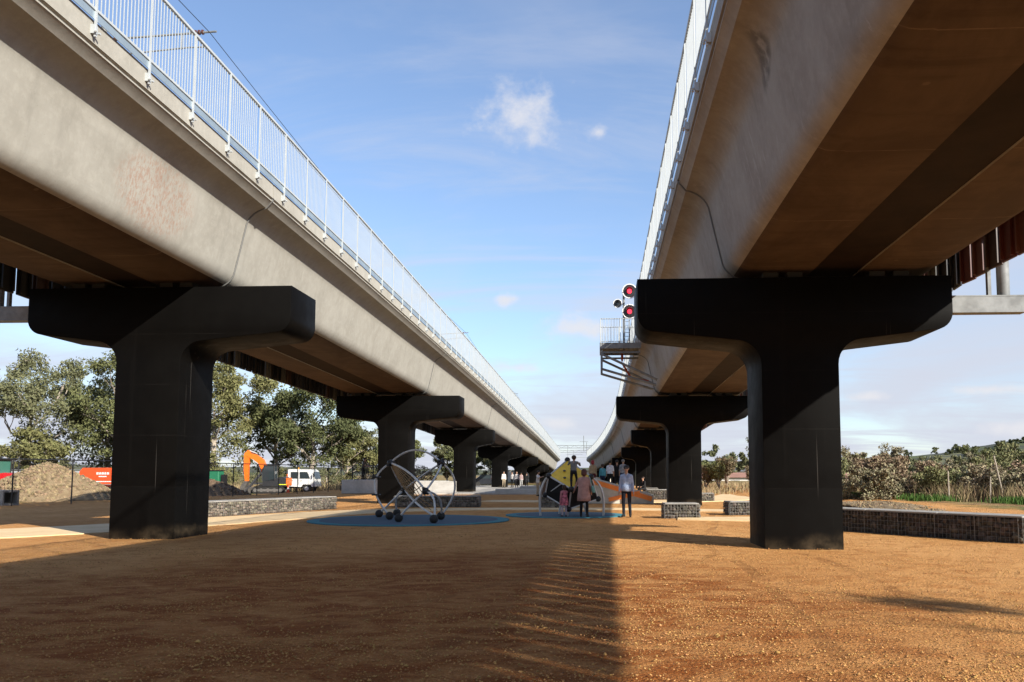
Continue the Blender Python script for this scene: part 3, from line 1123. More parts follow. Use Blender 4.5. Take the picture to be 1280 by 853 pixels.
# galvanised brackets that stick out of the pier heads
for side, k, lab in (('right', 0, "galvanised steel outrigger beam beyond the nearest right pier head"), ('right', 1, "galvanised steel outrigger beam beyond the second right pier head"),
                     ('left', 0, "galvanised steel outrigger beam beyond the nearest left pier head"), ('left', 2, "galvanised steel outrigger beam beyond the third left pier head")):
    d = SIDES[side]; s_ = -d['rail']
    y = d['first'] + SPAN * k + 0.9
    hx = d['head' if k < 2 else 'headf'][1 if s_ > 0 else 0] + d['cx'](y) - d['cx'](0)
    if side == 'left' and k == 2:
        continue
    zt = d['top'](y)
    t = empty("outrigger_beam", (hx, y, zt - 0.45), 0, lab, "steel beam", "galvanised outrigger beams")
    b = MB()
    L = 1.85
    b.box((s_ * L / 2, 0, 0.17), (L, 0.30, 0.03)); b.box((s_ * L / 2, 0, -0.17), (L, 0.30, 0.03)); b.box((s_ * L / 2, 0.0, 0), (L, 0.04, 0.31))
    b.box((s_ * L / 2, -0.135, 0), (L, 0.02, 0.31))
    b.build("beam", GALV, t)
    b = MB(); b.box((s_ * 0.02, 0, 0), (0.04, 0.4, 0.5)); b.build("end_plate", GALV, t)
    b = MB(); b.tube([(s_ * 1.45, 0, 0.185), (s_ * 1.45, 0, 1.75)], 0.13, 14); b.box((s_ * 1.12, -0.05, 0.96), (0.07, 0.1, 1.55)); b.build("upright", GALV, t, smooth=True)
    b = MB()
    b.tube([(s_ * 1.45, 0, 1.45), (s_ * 0.95, 0, 1.60)], 0.05, 8); b.build("stay", GALV, t)

# ---------------------------------------------------------------- overhead line: masts and wires on the left viaduct
dl = SIDES['left']
MAST_Y = [-22, 22.0, 67.0, 108.0, 145.0]
for i, y in enumerate(MAST_Y[1:]):
    z0 = dl['z'](y) + 2.42
    t = empty("overhead_mast", (-14.15, y, z0), 0, "%s overhead line mast standing on the left viaduct" % ORD[i], "mast", "overhead line masts")
    b = MB(); b.tube([(0, 0, 0), (0, 0, 6.0)], [0.11, 0.08], 10); b.build("pole", GALV, t, smooth=True)
    b = MB()
    b.tube([(0, 0, 5.35), (3.3, 0, 5.5)], 0.030, 8); b.tube([(0, 0, 4.85), (2.5, 0, 5.05), (3.1, 0, 5.05)], 0.022, 8); b.tube([(2.3, 0, 5.47), (2.3, 0, 5.0)], 0.018, 6)
    b.build("arm", GALV, t, smooth=True)
    b = MB()
    for kx in (0.35, 0.45, 0.55, 2.7, 2.8, 2.9):
        b.tube([(kx - 0.02, 0, 5.36 + kx * 0.045), (kx + 0.02, 0, 5.36 + kx * 0.045)], 0.07, 10)
    b.build("insulator", mat("brown insulator", (0.10, 0.035, 0.02), 0.3), t, smooth=True)
for nm, dz, sag, lab in (("catenary_wire", 7.9, 0.55, "upper sagging overhead wire above the left viaduct"), ("contact_wire", 7.35, 0.05, "lower level overhead wire above the left viaduct")):
    b = MB()
    pts = []
    for a, c in zip(MAST_Y, MAST_Y[1:]):
        for k in range(12):
            u = k / 12
            y = a + (c - a) * u
            pts.append((-11.05, y, dl['z'](a) * (1 - u) + dl['z'](c) * u + dz - sag * 4 * u * (1 - u)))
    b.tube(pts, 0.010, 6)
    tag(b.build(nm, BLKM), lab, "wire", "overhead wires")

# ---------------------------------------------------------------- signal platform and signal on the right viaduct
dr = SIDES['right']
yP = 37.6
zf = 7.20
t = empty("signal_platform", (0.9, yP, zf), 0, "galvanised steel signal platform hung off the right viaduct edge", "platform")
b = MB(); b.box((0, 0, 0), (1.75, 2.2, 0.05))
for k in range(9):
    b.box((-0.85 + k * 0.21, 0, -0.06), (0.02, 2.2, 0.08))
b.build("deck_plate", GALV, t)
b = MB()
for sy in (-1.08, 1.08):
    b.box((0, sy, 0.01), (1.8, 0.05, 0.26))
b.box((-0.9, 0, 0.01), (0.05, 2.2, 0.26))
b.build("edge_beam", GALV, t)
for sy in (-0.95, 0.95):
    b = MB(); b.box((-0.84, sy, -0.55), (0.10, 0.10, 1.0)); b.box((0.0, sy, -0.28), (1.75, 0.08, 0.08)); b.build("hanger", mat("dark galvanised steel", (0.16, 0.17, 0.175), 0.5, metal=0.5), t)
    b = MB(); b.tube([(-0.84, sy, -1.02), (0.92 + 0.65, sy, -1.75)], 0.055, 8); b.tube([(-0.84, sy, -0.35), (1.62, sy, -1.52)], 0.055, 8); b.build("strut", GALV, t, smooth=True)
b = MB()
for sy in (-1.06, 1.06):
    b.tube([(-0.88, sy, 1.22), (0.85, sy, 1.22)], 0.022, 8); b.tube([(-0.88, sy, 0.2), (0.85, sy, 0.2)], 0.016, 8)
    for x in (-0.88, -0.02, 0.85):
        b.tube([(x, sy, 0), (x, sy, 1.22)], 0.024, 8)
    for k in range(13):
        b.tube([(-0.80 + k * 0.13, sy, 0.2), (-0.80 + k * 0.13, sy, 1.22)], 0.009, 5)
b.tube([(-0.88, -1.06, 1.22), (-0.88, 1.06, 1.22)], 0.022, 8); b.tube([(-0.88, -1.06, 0.2), (-0.88, 1.06, 0.2)], 0.016, 8)
for k in range(16):
    b.tube([(-0.88, -1.0 + k * 0.133, 0.2), (-0.88, -1.0 + k * 0.133, 1.22)], 0.009, 5)
b.build("guard_rail", RAILM, t, smooth=True)
b = MB(); b.ell((0.1, 0.2, -0.34), (0.06, 0.06, 0.22)); b.tube([(0.1, 0.2, -0.6), (0.5, 0.2, -1.3), (1.3, 0.2, -1.45)], 0.05, 8); b.build("orange_conduit", mat("orange conduit", (0.30, 0.05, 0.02), 0.5), t, smooth=True)

t = empty("rail_signal", (1.28, yP - 0.3, zf + 0.025), 0, "railway signal with two red lamps in round black discs by the platform", "signal")
b = MB(); b.tube([(-0.20, 0.1, 0), (-0.20, 0.1, 2.75)], 0.05, 10); b.tube([(0.05, 0.1, 0), (0.05, 0.1, 1.3)], 0.02, 6)
for k in range(8):
    b.tube([(-0.20, 0.1, 0.2 + k * 0.17), (0.05, 0.1, 0.2 + k * 0.17)], 0.012, 6)
b.build("mast", GALV, t, smooth=True)
for nm, x, z, r, lit in (("lamp_disc", 0.06, 2.60, 0.32, 1), ("lamp_disc", 0.06, 1.66, 0.32, 1), ("marker_disc", -0.48, 2.04, 0.19, 0)):
    b = MB()
    b.tube([(x, 0, z), (x, 0.07, z)], [r, r], 32)
    o = b.build(nm, BLKP, t, smooth=True)
    b = MB()
    b.tube([(x + (r) * math.cos(a), -0.005, z + r * math.sin(a)) for a in [2 * math.pi * k / 40 for k in range(40)]], 0.026 if r > .25 else 0.016, 8, closed=True)
    b.build("white_rim", mat("white signal rim", (0.8, 0.8, 0.8), 0.5), o, smooth=True)
    b = MB()
    hood = []
    for yy in (-0.02, -0.28):
        hood.append([(x + r * 0.5 * math.cos(a), yy, z + r * 0.5 * math.sin(a)) for a in [R(10) + R(160) * k / 12 for k in range(13)]] +
                    [(x + (r * 0.5 - .012) * math.cos(a), yy, z + (r * 0.5 - .012) * math.sin(a)) for a in [R(170) - R(160) * k / 12 for k in range(13)]])
    b.loft(hood); b.build("hood", BLKP, o, smooth=True)
    b = MB(); b.tube([(x, -0.002, z), (x, -0.035, z)], r * 0.33, 20)
    if lit:
        b.build("red_lamp", mat("lit red lamp", (0.5, 0.01, 0.02), 0.3, emit=((1.0, 0.03, 0.06), 1.6)), o)
    else:
        b.build("dark_lens", GLASS, o)
    b = MB(); b.tube([(x, 0.07, z), (-0.20, 0.10, z)], 0.035, 8); b.build("bracket", BLKM, o)

# ================================================================== far end of the viaducts
ab = empty("abutment_wall", (-6, Y_END + 1.5, 0), 0, "pale concrete abutment wall at the far end of the left viaduct", "wall")
b = MB(); b.box((-1.0, 0.4, 1.0), (26, 0.6, 2.3)); b.build("wall_panel", mat("pale abutment concrete", (0.60, 0.55, 0.47), 0.85, 0.12, 1.0), ab)
b = MB(); b.box((-1.0, 0.4, 2.21), (26.4, 0.9, 0.12)); b.build("coping", CAP, ab)
b = MB()
b.prism([(-22, -0.3), (-18, 2.0), (6, 2.0), (10, -0.3)], Y_END + 2.6, 420)
em = b.build("embankment", mat("embankment grass", (0.13, 0.125, 0.06), 0.95, 0.3, 0.5)); tag(em, kind="structure")
for i, y in enumerate((196, 236)):
    t = empty("line_gantry", (-5.2, y, 2.0), 0, ("nearer" if i == 0 else "farther") + " steel portal gantry over the tracks between the viaduct ends", "gantry", "overhead line gantries")
    for sx in (-9, 9):
        b = MB(); b.tube([(sx, 0, 0), (sx, 0, 8.4)], 0.14, 8); b.build("post", GALV, t)
    b = MB()
    for z in (5.7, 6.3):
        b.tube([(-9, 0, z), (9, 0, z)], 0.06, 6)
    for k in range(18):
        b.tube([(-9 + k, 0, 5.7 if k % 2 else 6.3), (-8 + k, 0, 6.3 if k % 2 else 5.7)], 0.03, 5)
    b.build("truss_beam", GALV, t)
    b = MB(); b.tube([(1.2, 0, 5.0), (1.2, 0, 8.6)], 0.09, 6); b.tube([(0.2, 0, 7.2), (2.2, 0, 7.2)], 0.05, 6); b.tube([(-2.6, 0, 3.6), (-2.6, 0, 6.3)], 0.05, 6); b.tube([(-2.9, 0, 4.2), (0.9, 0, 4.2)], 0.04, 6)
    b.build("drop_post", GALV, t)

# ================================================================== GABIONS
def gabion(label, p0, p1, depth, h, cell=1.0, big=1.0, stone_mat=None):
    p0, p1 = Vector((p0[0], p0[1], 0)), Vector((p1[0], p1[1], 0))
    L = (p1 - p0).length
    ang = math.atan2((p1 - p0).y, (p1 - p0).x)
    base = min(gz(*p0[:2]), gz(*p1[:2]))
    t = empty("gabion_wall", (p0.x, p0.y, base), ang, label, "gabion wall", "stone gabion walls")
    b = MB(); b.box((L / 2, depth / 2, h / 2 - 0.03), (L - 0.10, depth - 0.10, h - 0.02)); b.build("rubble_core", mat("dark rubble", (0.06, 0.055, 0.05), 0.95, 0.3, 6), t)
    r = random.Random(hash(label) % 1000 if False else int(L * 100))
    s = 0.115 * big
    vs, fs = [], []
    unit = [(1, 0, 0), (-1, 0, 0), (0, 1, 0), (0, -1, 0), (0, 0, 1), (0, 0, -1)] + [(a * .62, bb * .62, c * .62) for a in (-1, 1) for bb in (-1, 1) for c in (-1, 1)]
    cube = {(-1, -1, -1): 6, (-1, -1, 1): 7, (-1, 1, -1): 8, (-1, 1, 1): 9, (1, -1, -1): 10, (1, -1, 1): 11, (1, 1, -1): 12, (1, 1, 1): 13}
    tri = []
    for ax in range(3):
        for sg in (-1, 1):
            apex = [0, 1][sg < 0] + ax * 2
            o2 = [(a, c) for a, c in ((-1, -1), (1, -1), (1, 1), (-1, 1))]
            ring = []
            for a, c in o2:
                k = [0, 0, 0]; k[ax] = sg; k[(ax + 1) % 3] = a; k[(ax + 2) % 3] = c
                ring.append(cube[tuple(k)])
            for i in range(4):
                tr = (apex, ring[i], ring[(i + 1) % 4])
                tri.append(tr if sg > 0 else tr[::-1])
    def stone(c, sx, sy, sz):
        o = len(vs)
        M = Euler((r.uniform(0, 6), r.uniform(0, 6), r.uniform(0, 6))).to_matrix()
        for u in unit:
            v = M @ Vector(u) * r.uniform(0.82, 1.12)
            vs.append((c[0] + v.x * sx, c[1] + v.y * sy, c[2] + v.z * sz))
        fs.extend([tuple(i + o for i in f) for f in tri])
    nzr = max(3, int(h / (s * 0.85)))
    def wall(length, place):
        n = int(length / s)
        for j in range(nzr):
            x = r.uniform(0, s)
            while x < length:
                w = s * r.choice((0.6, 0.8, 1.0, 1.25, 1.6)) * r.uniform(.9, 1.1)
                z = (j + 0.5) * h / nzr + r.uniform(-0.04, 0.04)
                place(min(x + w / 2, length - 0.04), min(max(z, .05), h - .05), w)
                x += w * 0.97
    def fr(x, z, w): stone((x, 0.045 + r.uniform(-.015, .02), z), w * .60, .055, h / nzr * r.uniform(.48, .78))
    def bk(x, z, w): stone((x, depth - 0.045, z), w * .60, .055, h / nzr * r.uniform(.48, .78))
    def e0(x, z, w): stone((0.045, x, z), .055, w * .60, h / nzr * r.uniform(.48, .78))
    def e1(x, z, w): stone((L - 0.045, x, z), .055, w * .60, h / nzr * r.uniform(.48, .78))
    wall(L, fr); wall(L, bk); wall(depth, e0); wall(depth, e1)
    o = obj("stone_fill", fast_mesh("stone_fill", vs, fs, stone_mat or STONE), t)
    tag(o, kind="stuff")
    b = MB()
    ww = 0.005
    def grid_wire(fx, length):
        n = int(length / 0.1)
        for i in range(n + 1):
            x = i * length / n
            k = 2.4 if i % 10 == 0 else 1
            b.box(fx(x, h / 2), (ww * k, ww * k, h))
        for j in range(6):
            z = j * h / 5
            c = fx(length / 2, z)
            dx = abs(fx(length, z)[0] - fx(0, z)[0]); dy = abs(fx(length, z)[1] - fx(0, z)[1])
            b.box(c, (max(dx, ww), max(dy, ww), ww))
    grid_wire(lambda x, z: (x, -0.022, z), L); grid_wire(lambda x, z: (x, depth + 0.022, z), L)
    grid_wire(lambda x, z: (-0.022, x, z), depth); grid_wire(lambda x, z: (L + 0.022, x, z), depth)
    b.build("wire_cage", WIRE, t)
    n = max(1, int(L / 1.6))
    b = MB(); b.bbox((L / n / 2, depth / 2, h + 0.018), (L / n - 0.012, depth + 0.02, 0.045), 0.012); cm = b.mesh("capping_slab", CAP)
    for i in range(n):
        inst("capping_slab", cm, t, (L / n * i, 0, 0))
    return t


gabion("long gabion wall beside the left viaduct's nearest pier", (-14.5, 26.4), (-11.55, 35.8), 0.9, 0.50)
gabion("gabion wall behind the ring climber", (-9.5, 37.8), (-5.6, 37.95), 0.8, 0.47)
gabion("short gabion seat behind the yellow climbing block", (-2.75, 37.0), (-1.25, 37.0), 0.8, 0.5)
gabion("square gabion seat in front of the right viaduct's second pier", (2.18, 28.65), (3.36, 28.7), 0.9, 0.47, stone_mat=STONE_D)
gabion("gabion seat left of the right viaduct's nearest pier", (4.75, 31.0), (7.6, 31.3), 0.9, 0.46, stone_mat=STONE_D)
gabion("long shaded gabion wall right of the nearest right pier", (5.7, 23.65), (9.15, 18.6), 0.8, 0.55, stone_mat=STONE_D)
gabion("small far gabion seat beyond the second right pier", (4.9, 46.4), (6.25, 46.4), 0.8, 0.42)
gabion("gabion seat beside the seated person under the right viaduct", (3.0, 58.6), (4.0, 58.6), 0.8, 0.5)
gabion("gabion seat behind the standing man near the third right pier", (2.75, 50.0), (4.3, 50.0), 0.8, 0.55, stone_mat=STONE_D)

# ================================================================== SKATE AREA
b = MB()
b.prism([(-16.5, 60.8), (-3.8, 61.6), (-2.6, 76), (-2.0, 104), (-17, 104)], 0.0, 0.10, 'z')
sk = b.build("skate_slab", SLAB); tag(sk, kind="structure")

t = empty("skate_ledge", (-18.3, 64.6, 0), 0.02, "raised concrete skate platform with the cyclist on top", "platform")
b = MB(); b.bbox((0, 0, 0.535), (3.55, 2.6, 1.07), 0.03); b.build("block", SLAB, t)
b = MB()
for x in (-1.65, -0.8, 0.05, 0.9, 1.7):
    b.tube([(x, 1.15, 1.07), (x, 1.15, 2.20)], 0.028, 8)
b.tube([(-1.65, 1.15, 2.20), (1.7, 1.15, 2.20)], 0.03, 8); b.tube([(-1.65, 1.15, 1.65), (1.7, 1.15, 1.65)], 0.022, 8)
b.build("guard_rail", BLKM, t)

def wedge(name, label, prof, x0, x1, loc, rz, m, cat="skate ramp", edge=True):
    t = empty(name, loc, rz, label, cat)
    b = MB(); b.prism(prof, x0, x1, 'x'); b.build("ramp_body", m, t)
    if edge:
        top = max(p[1] for p in prof)
        pts = [p for p in prof if p[1] == top]
        b = MB(); b.tube([(x0, pts[0][0], top), (x1, pts[0][0], top)], 0.03, 8); b.build("steel_coping", STEEL, t)
    return t


wedge("skate_ramp", "blue grey skate ramp between the second and third left piers", [(-1.8, 0), (1.6, 0), (1.6, 0.95), (0.6, 0.95), (-0.2, 0.58), (-0.9, 0.26)], -1.6, 1.6, (-13.0, 64.5, 0), 0.1, SLAB)
t = empty("skate_bench", (-6.3, 63.0, 0.10), 0.05, "low long concrete grind ledge at the front of the skate slab", "skate ledge")
b = MB(); b.bbox((0, 0, 0.14), (3.4, 0.7, 0.28), 0.03); b.build("block", SLAB, t)
b = MB(); b.box((0, -0.36, 0.26), (3.4, 0.03, 0.03)); b.build("steel_edge", STEEL, t)
t = empty("skate_bench", (-5.6, 74.0, 0.10), 0.0, "farther low concrete ledge in the middle of the skate slab", "skate ledge")
b = MB(); b.bbox((0, 0, 0.17), (3.2, 0.9, 0.34), 0.03); b.build("block", SLAB, t)
b = MB(); b.box((0, -0.46, 0.32), (3.2, 0.03, 0.03)); b.build("steel_edge", STEEL, t)

# grey and orange painted slabs behind the climbing block
GREYP = mat("warm grey painted concrete", (0.48, 0.455, 0.38), 0.75, 0.12, 3)
ORANGE = mat("orange painted concrete", (0.85, 0.25, 0.04), 0.6, 0.1, 3)
t = empty("painted_ramp", (0.45, 43.6, 0), -0.06, "grey skate wedge with an orange painted cross behind the standing man", "skate ramp")
b = MB()
b.prism([(-2.0, 0.0), (2.3, 0.0), (2.3, 0.42), (-1.05, 1.36), (-2.0, 1.36)], -0.9, 0.9)
b.build("ramp_body", GREYP, t)
def stripe(pa, pb, w, off):
    pa, pb = Vector((pa[0], 0, pa[1])), Vector((pb[0], 0, pb[1]))
    d = (pb - pa).normalized(); n = Vector((-d.z, 0, d.x)) * w / 2
    b = MB()
    b.quadpanel([pa + n + Vector((0, off, 0)), pb + n + Vector((0, off, 0)), pb - n + Vector((0, off, 0)), pa - n + Vector((0, off, 0))], 0.02)
    return b
stripe((-0.85, 1.14), (2.2, 0.24), 0.24, -0.915).build("painted_stripe", ORANGE, t)
stripe((0.0, 0.20), (1.6, 0.56), 0.20, -0.928).build("painted_stripe", ORANGE, t)
b = MB(); b.box((-2.9, 0.6, 0.55), (1.6, 0.5, 1.1)); b.build("side_wall", mat("brown steel plate", (0.10, 0.06, 0.04), 0.7, 0.3, 3), t)

# low dark base blocks around further right piers
t = empty("viewing_deck", (0.35, 46.8, 0), 0, "low dark platform the spectators stand on behind the orange ramp", "platform")
b = MB(); b.bbox((0, 0, 0.34), (2.6, 2.2, 0.68), 0.03); b.build("block", SLAB, t)

# ================================================================== PLAY EQUIPMENT
def arc3(p, q, bulge, n=14):
    p, q, bulge = Vector(p), Vector(q), Vector(bulge)
    m = (p + q) / 2 + bulge
    c = 2 * m - (p + q) / 2
    return [(1 - u) ** 2 * p + 2 * u * (1 - u) * c + u * u * q for u in [k / n for k in range(n + 1)]]


b1, b2, b3, b4, b5, b6 = [Vector(v) for v in ((-7.63, 28.3, .15), (-6.88, 26.8, .15), (-7.21, 29.1, .15), (-6.26, 25.5, .15), (-5.05, 24.95, .15), (-5.21, 26.9, .15))]
A, B_, C_, D_ = Vector((-6.93, 27.0, 1.87)), Vector((-5.13, 26.5, 1.86)), Vector((-6.68, 28.0, .98)), Vector((-5.41, 25.4, .98))
org = Vector((-6.2, 26.9, 0))
t = empty("ring_climber", org, 0, "steel ring climbing frame with black ball joints on the blue pad", "climbing frame")
TUBES = [arc3(A, B_, (0, 0, 0.42), 20), arc3(A, b2, (-0.50, -0.05, 0.12), 18), arc3(B_, b6, (0.42, 0.15, 0.12), 18),
         arc3(A, D_, (0.10, -0.1, 0.10)), arc3(D_, b5, (0.14, -0.05, 0.16)), arc3(A, C_, (-0.02, 0.1, -0.10)),
         arc3(C_, (-5.15, 25.35, 0.25), (-0.02, -0.1, -0.06)), arc3(B_, D_, (0.10, -0.1, 0.04)), arc3(D_, b4, (0.02, -0.05, 0.05)),
         arc3(B_, C_, (0, 0.15, 0.06)), arc3(C_, b1, (0.02, 0, 0.03)), arc3(C_, b3, (-0.16, 0.1, 0.15)), arc3(D_, b6, (0.16, 0.1, 0.16))]
for pth in TUBES:
    b = MB(); b.tube([p - org for p in pth], 0.033, 10); b.build("steel_tube", STEEL, t, smooth=True)
for j in (A, B_, C_, D_):
    b = MB(); b.ell(j - org, 0.115, 14, 10)
    for k in range(4):
        dd = Vector((rng.uniform(-1, 1), rng.uniform(-1, 1), rng.uniform(-1, 1))).normalized()
        b.tube([j - org, j - org + dd * 0.15], 0.05, 8)
    b.build("ball_joint", BLKP, t, smooth=True)
for j in (b1, b2, b3, b4, b5, b6):
    b = MB(); b.ell(j - org - Vector((0, 0, 0.0)), 0.135, 16, 12); b.build("foot_ball", RUBBER, t, smooth=True)
for z, u in ((1.35, 6), (0.72, 12)):
    p = TUBES[1][u] - org
    b = MB(); b.bbox(p, (0.26, 0.20, 0.05), 0.015); b.build("foothold", BLKP, t)
# rope net hung between A-C and A-D
b = MB()
E1, E2 = arc3(A, C_, (-0.02, 0.1, -0.10)), arc3(A, D_, (0.10, -0.1, 0.10))
low1, low2 = Vector((-5.9, 26.6, 0.42)), None
cen = (C_ + D_) / 2 + Vector((0, 0, -0.22))
rows = []
for i in range(2, 15, 2):
    p, q = E1[i], E2[i]
    rows.append(arc3(p, q, (0, 0, -0.16 * i / 14 - 0.03), 8))
    b.tube([x - org for x in rows[-1]], 0.014, 6)
for k in range(0, 9, 1):
    b.tube([(A - org)] + [r_[k] - org for r_ in rows], 0.014, 6)
for k in (1, 3, 5, 7):
    b.tube([rows[-1][k] - org, Vector((-5.75 + 0.1 * k, 26.5, 0.35)) - org], 0.012, 5)
b.build("rope_net", ROPE, t, smooth=True)

# yellow climbing block: a cube tipped on one corner
T_, L_, R_, F_ = Vector((-1.22, 30.3, 2.02)), Vector((-1.86, 29.6, 1.44)), Vector((-0.34, 29.6, 1.41)), Vector((-1.03, 28.95, 0.98))
LL, F2, R2 = Vector((-1.99, 29.75, 0.76)), Vector((-1.13, 29.2, 0.28)), Vector((-0.10, 29.75, 0.62))
K_ = Vector((-1.05, 30.5, 0.95))
org = Vector((-1.1, 29.7, 0))
t = empty("climbing_block", org, 0, "tipped climbing block with yellow top board and black sides", "climbing frame")
def shrink(ps, k=0.93):
    c = sum(ps, Vector()) / len(ps)
    return [c + (p - c) * k - org for p in ps]
b = MB(); b.quadpanel(shrink([T_, R_, F_, L_]), 0.03); yb = b.build("yellow_board", YELLOW, t)
for (u, v) in ((0.25, 0.5), (0.5, 0.28), (0.62, 0.62), (0.3, 0.75), (0.75, 0.4)):
    p = L_ + (T_ - L_) * u + (F_ - L_) * v - org
    nrm = (R_ - T_).cross(F_ - T_).normalized()
    if nrm.y > 0: nrm = -nrm
    b = MB(); b.ell(p + nrm * 0.03, (0.055, 0.05, 0.035), 8, 6); b.build("hand_grip", mat("grey grip", (0.10, 0.10, 0.11), 0.6), yb, smooth=True)
DKB = mat("black climbing board", (0.009, 0.0085, 0.008), 0.65, 0.25, 4, spec=0.2)
b = MB(); b.quadpanel(shrink([L_, F_, F2, LL]), 0.03); b.build("black_board", DKB, t)
b = MB(); b.quadpanel(shrink([F_, R_, R2, F2]), 0.03); b.build("black_board", mat("dark brown climbing board", (0.013, 0.010, 0.009), 0.65, 0.3, 4, spec=0.2), t)
b = MB(); b.quadpanel(shrink([T_, L_, LL, K_]), 0.03); b.build("black_board", DKB, t)
b = MB(); b.quadpanel(shrink([T_, K_, R2, R_]), 0.03); b.build("black_board", DKB, t)
for p, q in ((T_, L_), (T_, R_), (L_, F_), (R_, F_), (L_, LL), (F_, F2), (LL, F2), (F2, R2), (R_, R2), (T_, K_), (K_, LL), (K_, R2)):
    b = MB(); b.tube([p - org, q - org], 0.030, 10); b.build("edge_tube", STEEL, t, smooth=True)
b = MB(); b.tube([(L_ + F_) / 2 * 0.9 + F_ * 0.1 - org + Vector((0, -0.04, -0.03)), (LL * 0.75 + F2 * 0.25) - org + Vector((0, -0.04, 0.25))], 0.022, 8); b.build("cross_bar", STEEL, t, smooth=True)
for p in (T_, L_, R_, F_, LL, F2, R2):
    b = MB(); b.ell(p - org, 0.105, 14, 10); b.build("ball_joint", BLKP, t, smooth=True)
for top, foot, bul in ((L_, (-2.16, 29.75, 0.02), (-0.13, 0, 0.18)), (R_, (0.08, 29.75, 0.02), (0.17, 0, 0.18)), (K_, (-1.55, 31.0, 0.02), (-0.1, 0.1, 0.1)), (K_, (-0.55, 31.0, 0.02), (0.1, 0.1, 0.1))):
    b = MB(); b.tube([p - org for p in arc3(top, foot, bul)], 0.040, 10); b.build("leg", STEEL, t, smooth=True)
b = MB(); b.tube([F2 - org, Vector((-1.2, 29.3, 0.02)) - org], 0.05, 10); b.build("leg", STEEL, t, smooth=True)

# ================================================================== PEOPLE
SKIN = mat("skin", (0.44, 0.25, 0.165), 0.55, 0.06, 6)
SKIN_D = mat("tanned skin", (0.30, 0.165, 0.105), 0.55, 0.06, 6)


def cloth(name, c, var=0.15):
    return mat(name + " cloth", c, 0.9, var, 8, bump=0.25, bscale=30, spec=0.2)


HAIRC = {"black": (0.012, 0.010, 0.009), "brown": (0.045, 0.022, 0.012), "auburn": (0.075, 0.022, 0.014), "red": (0.28, 0.02, 0.03), "grey": (0.2, 0.19, 0.18)}


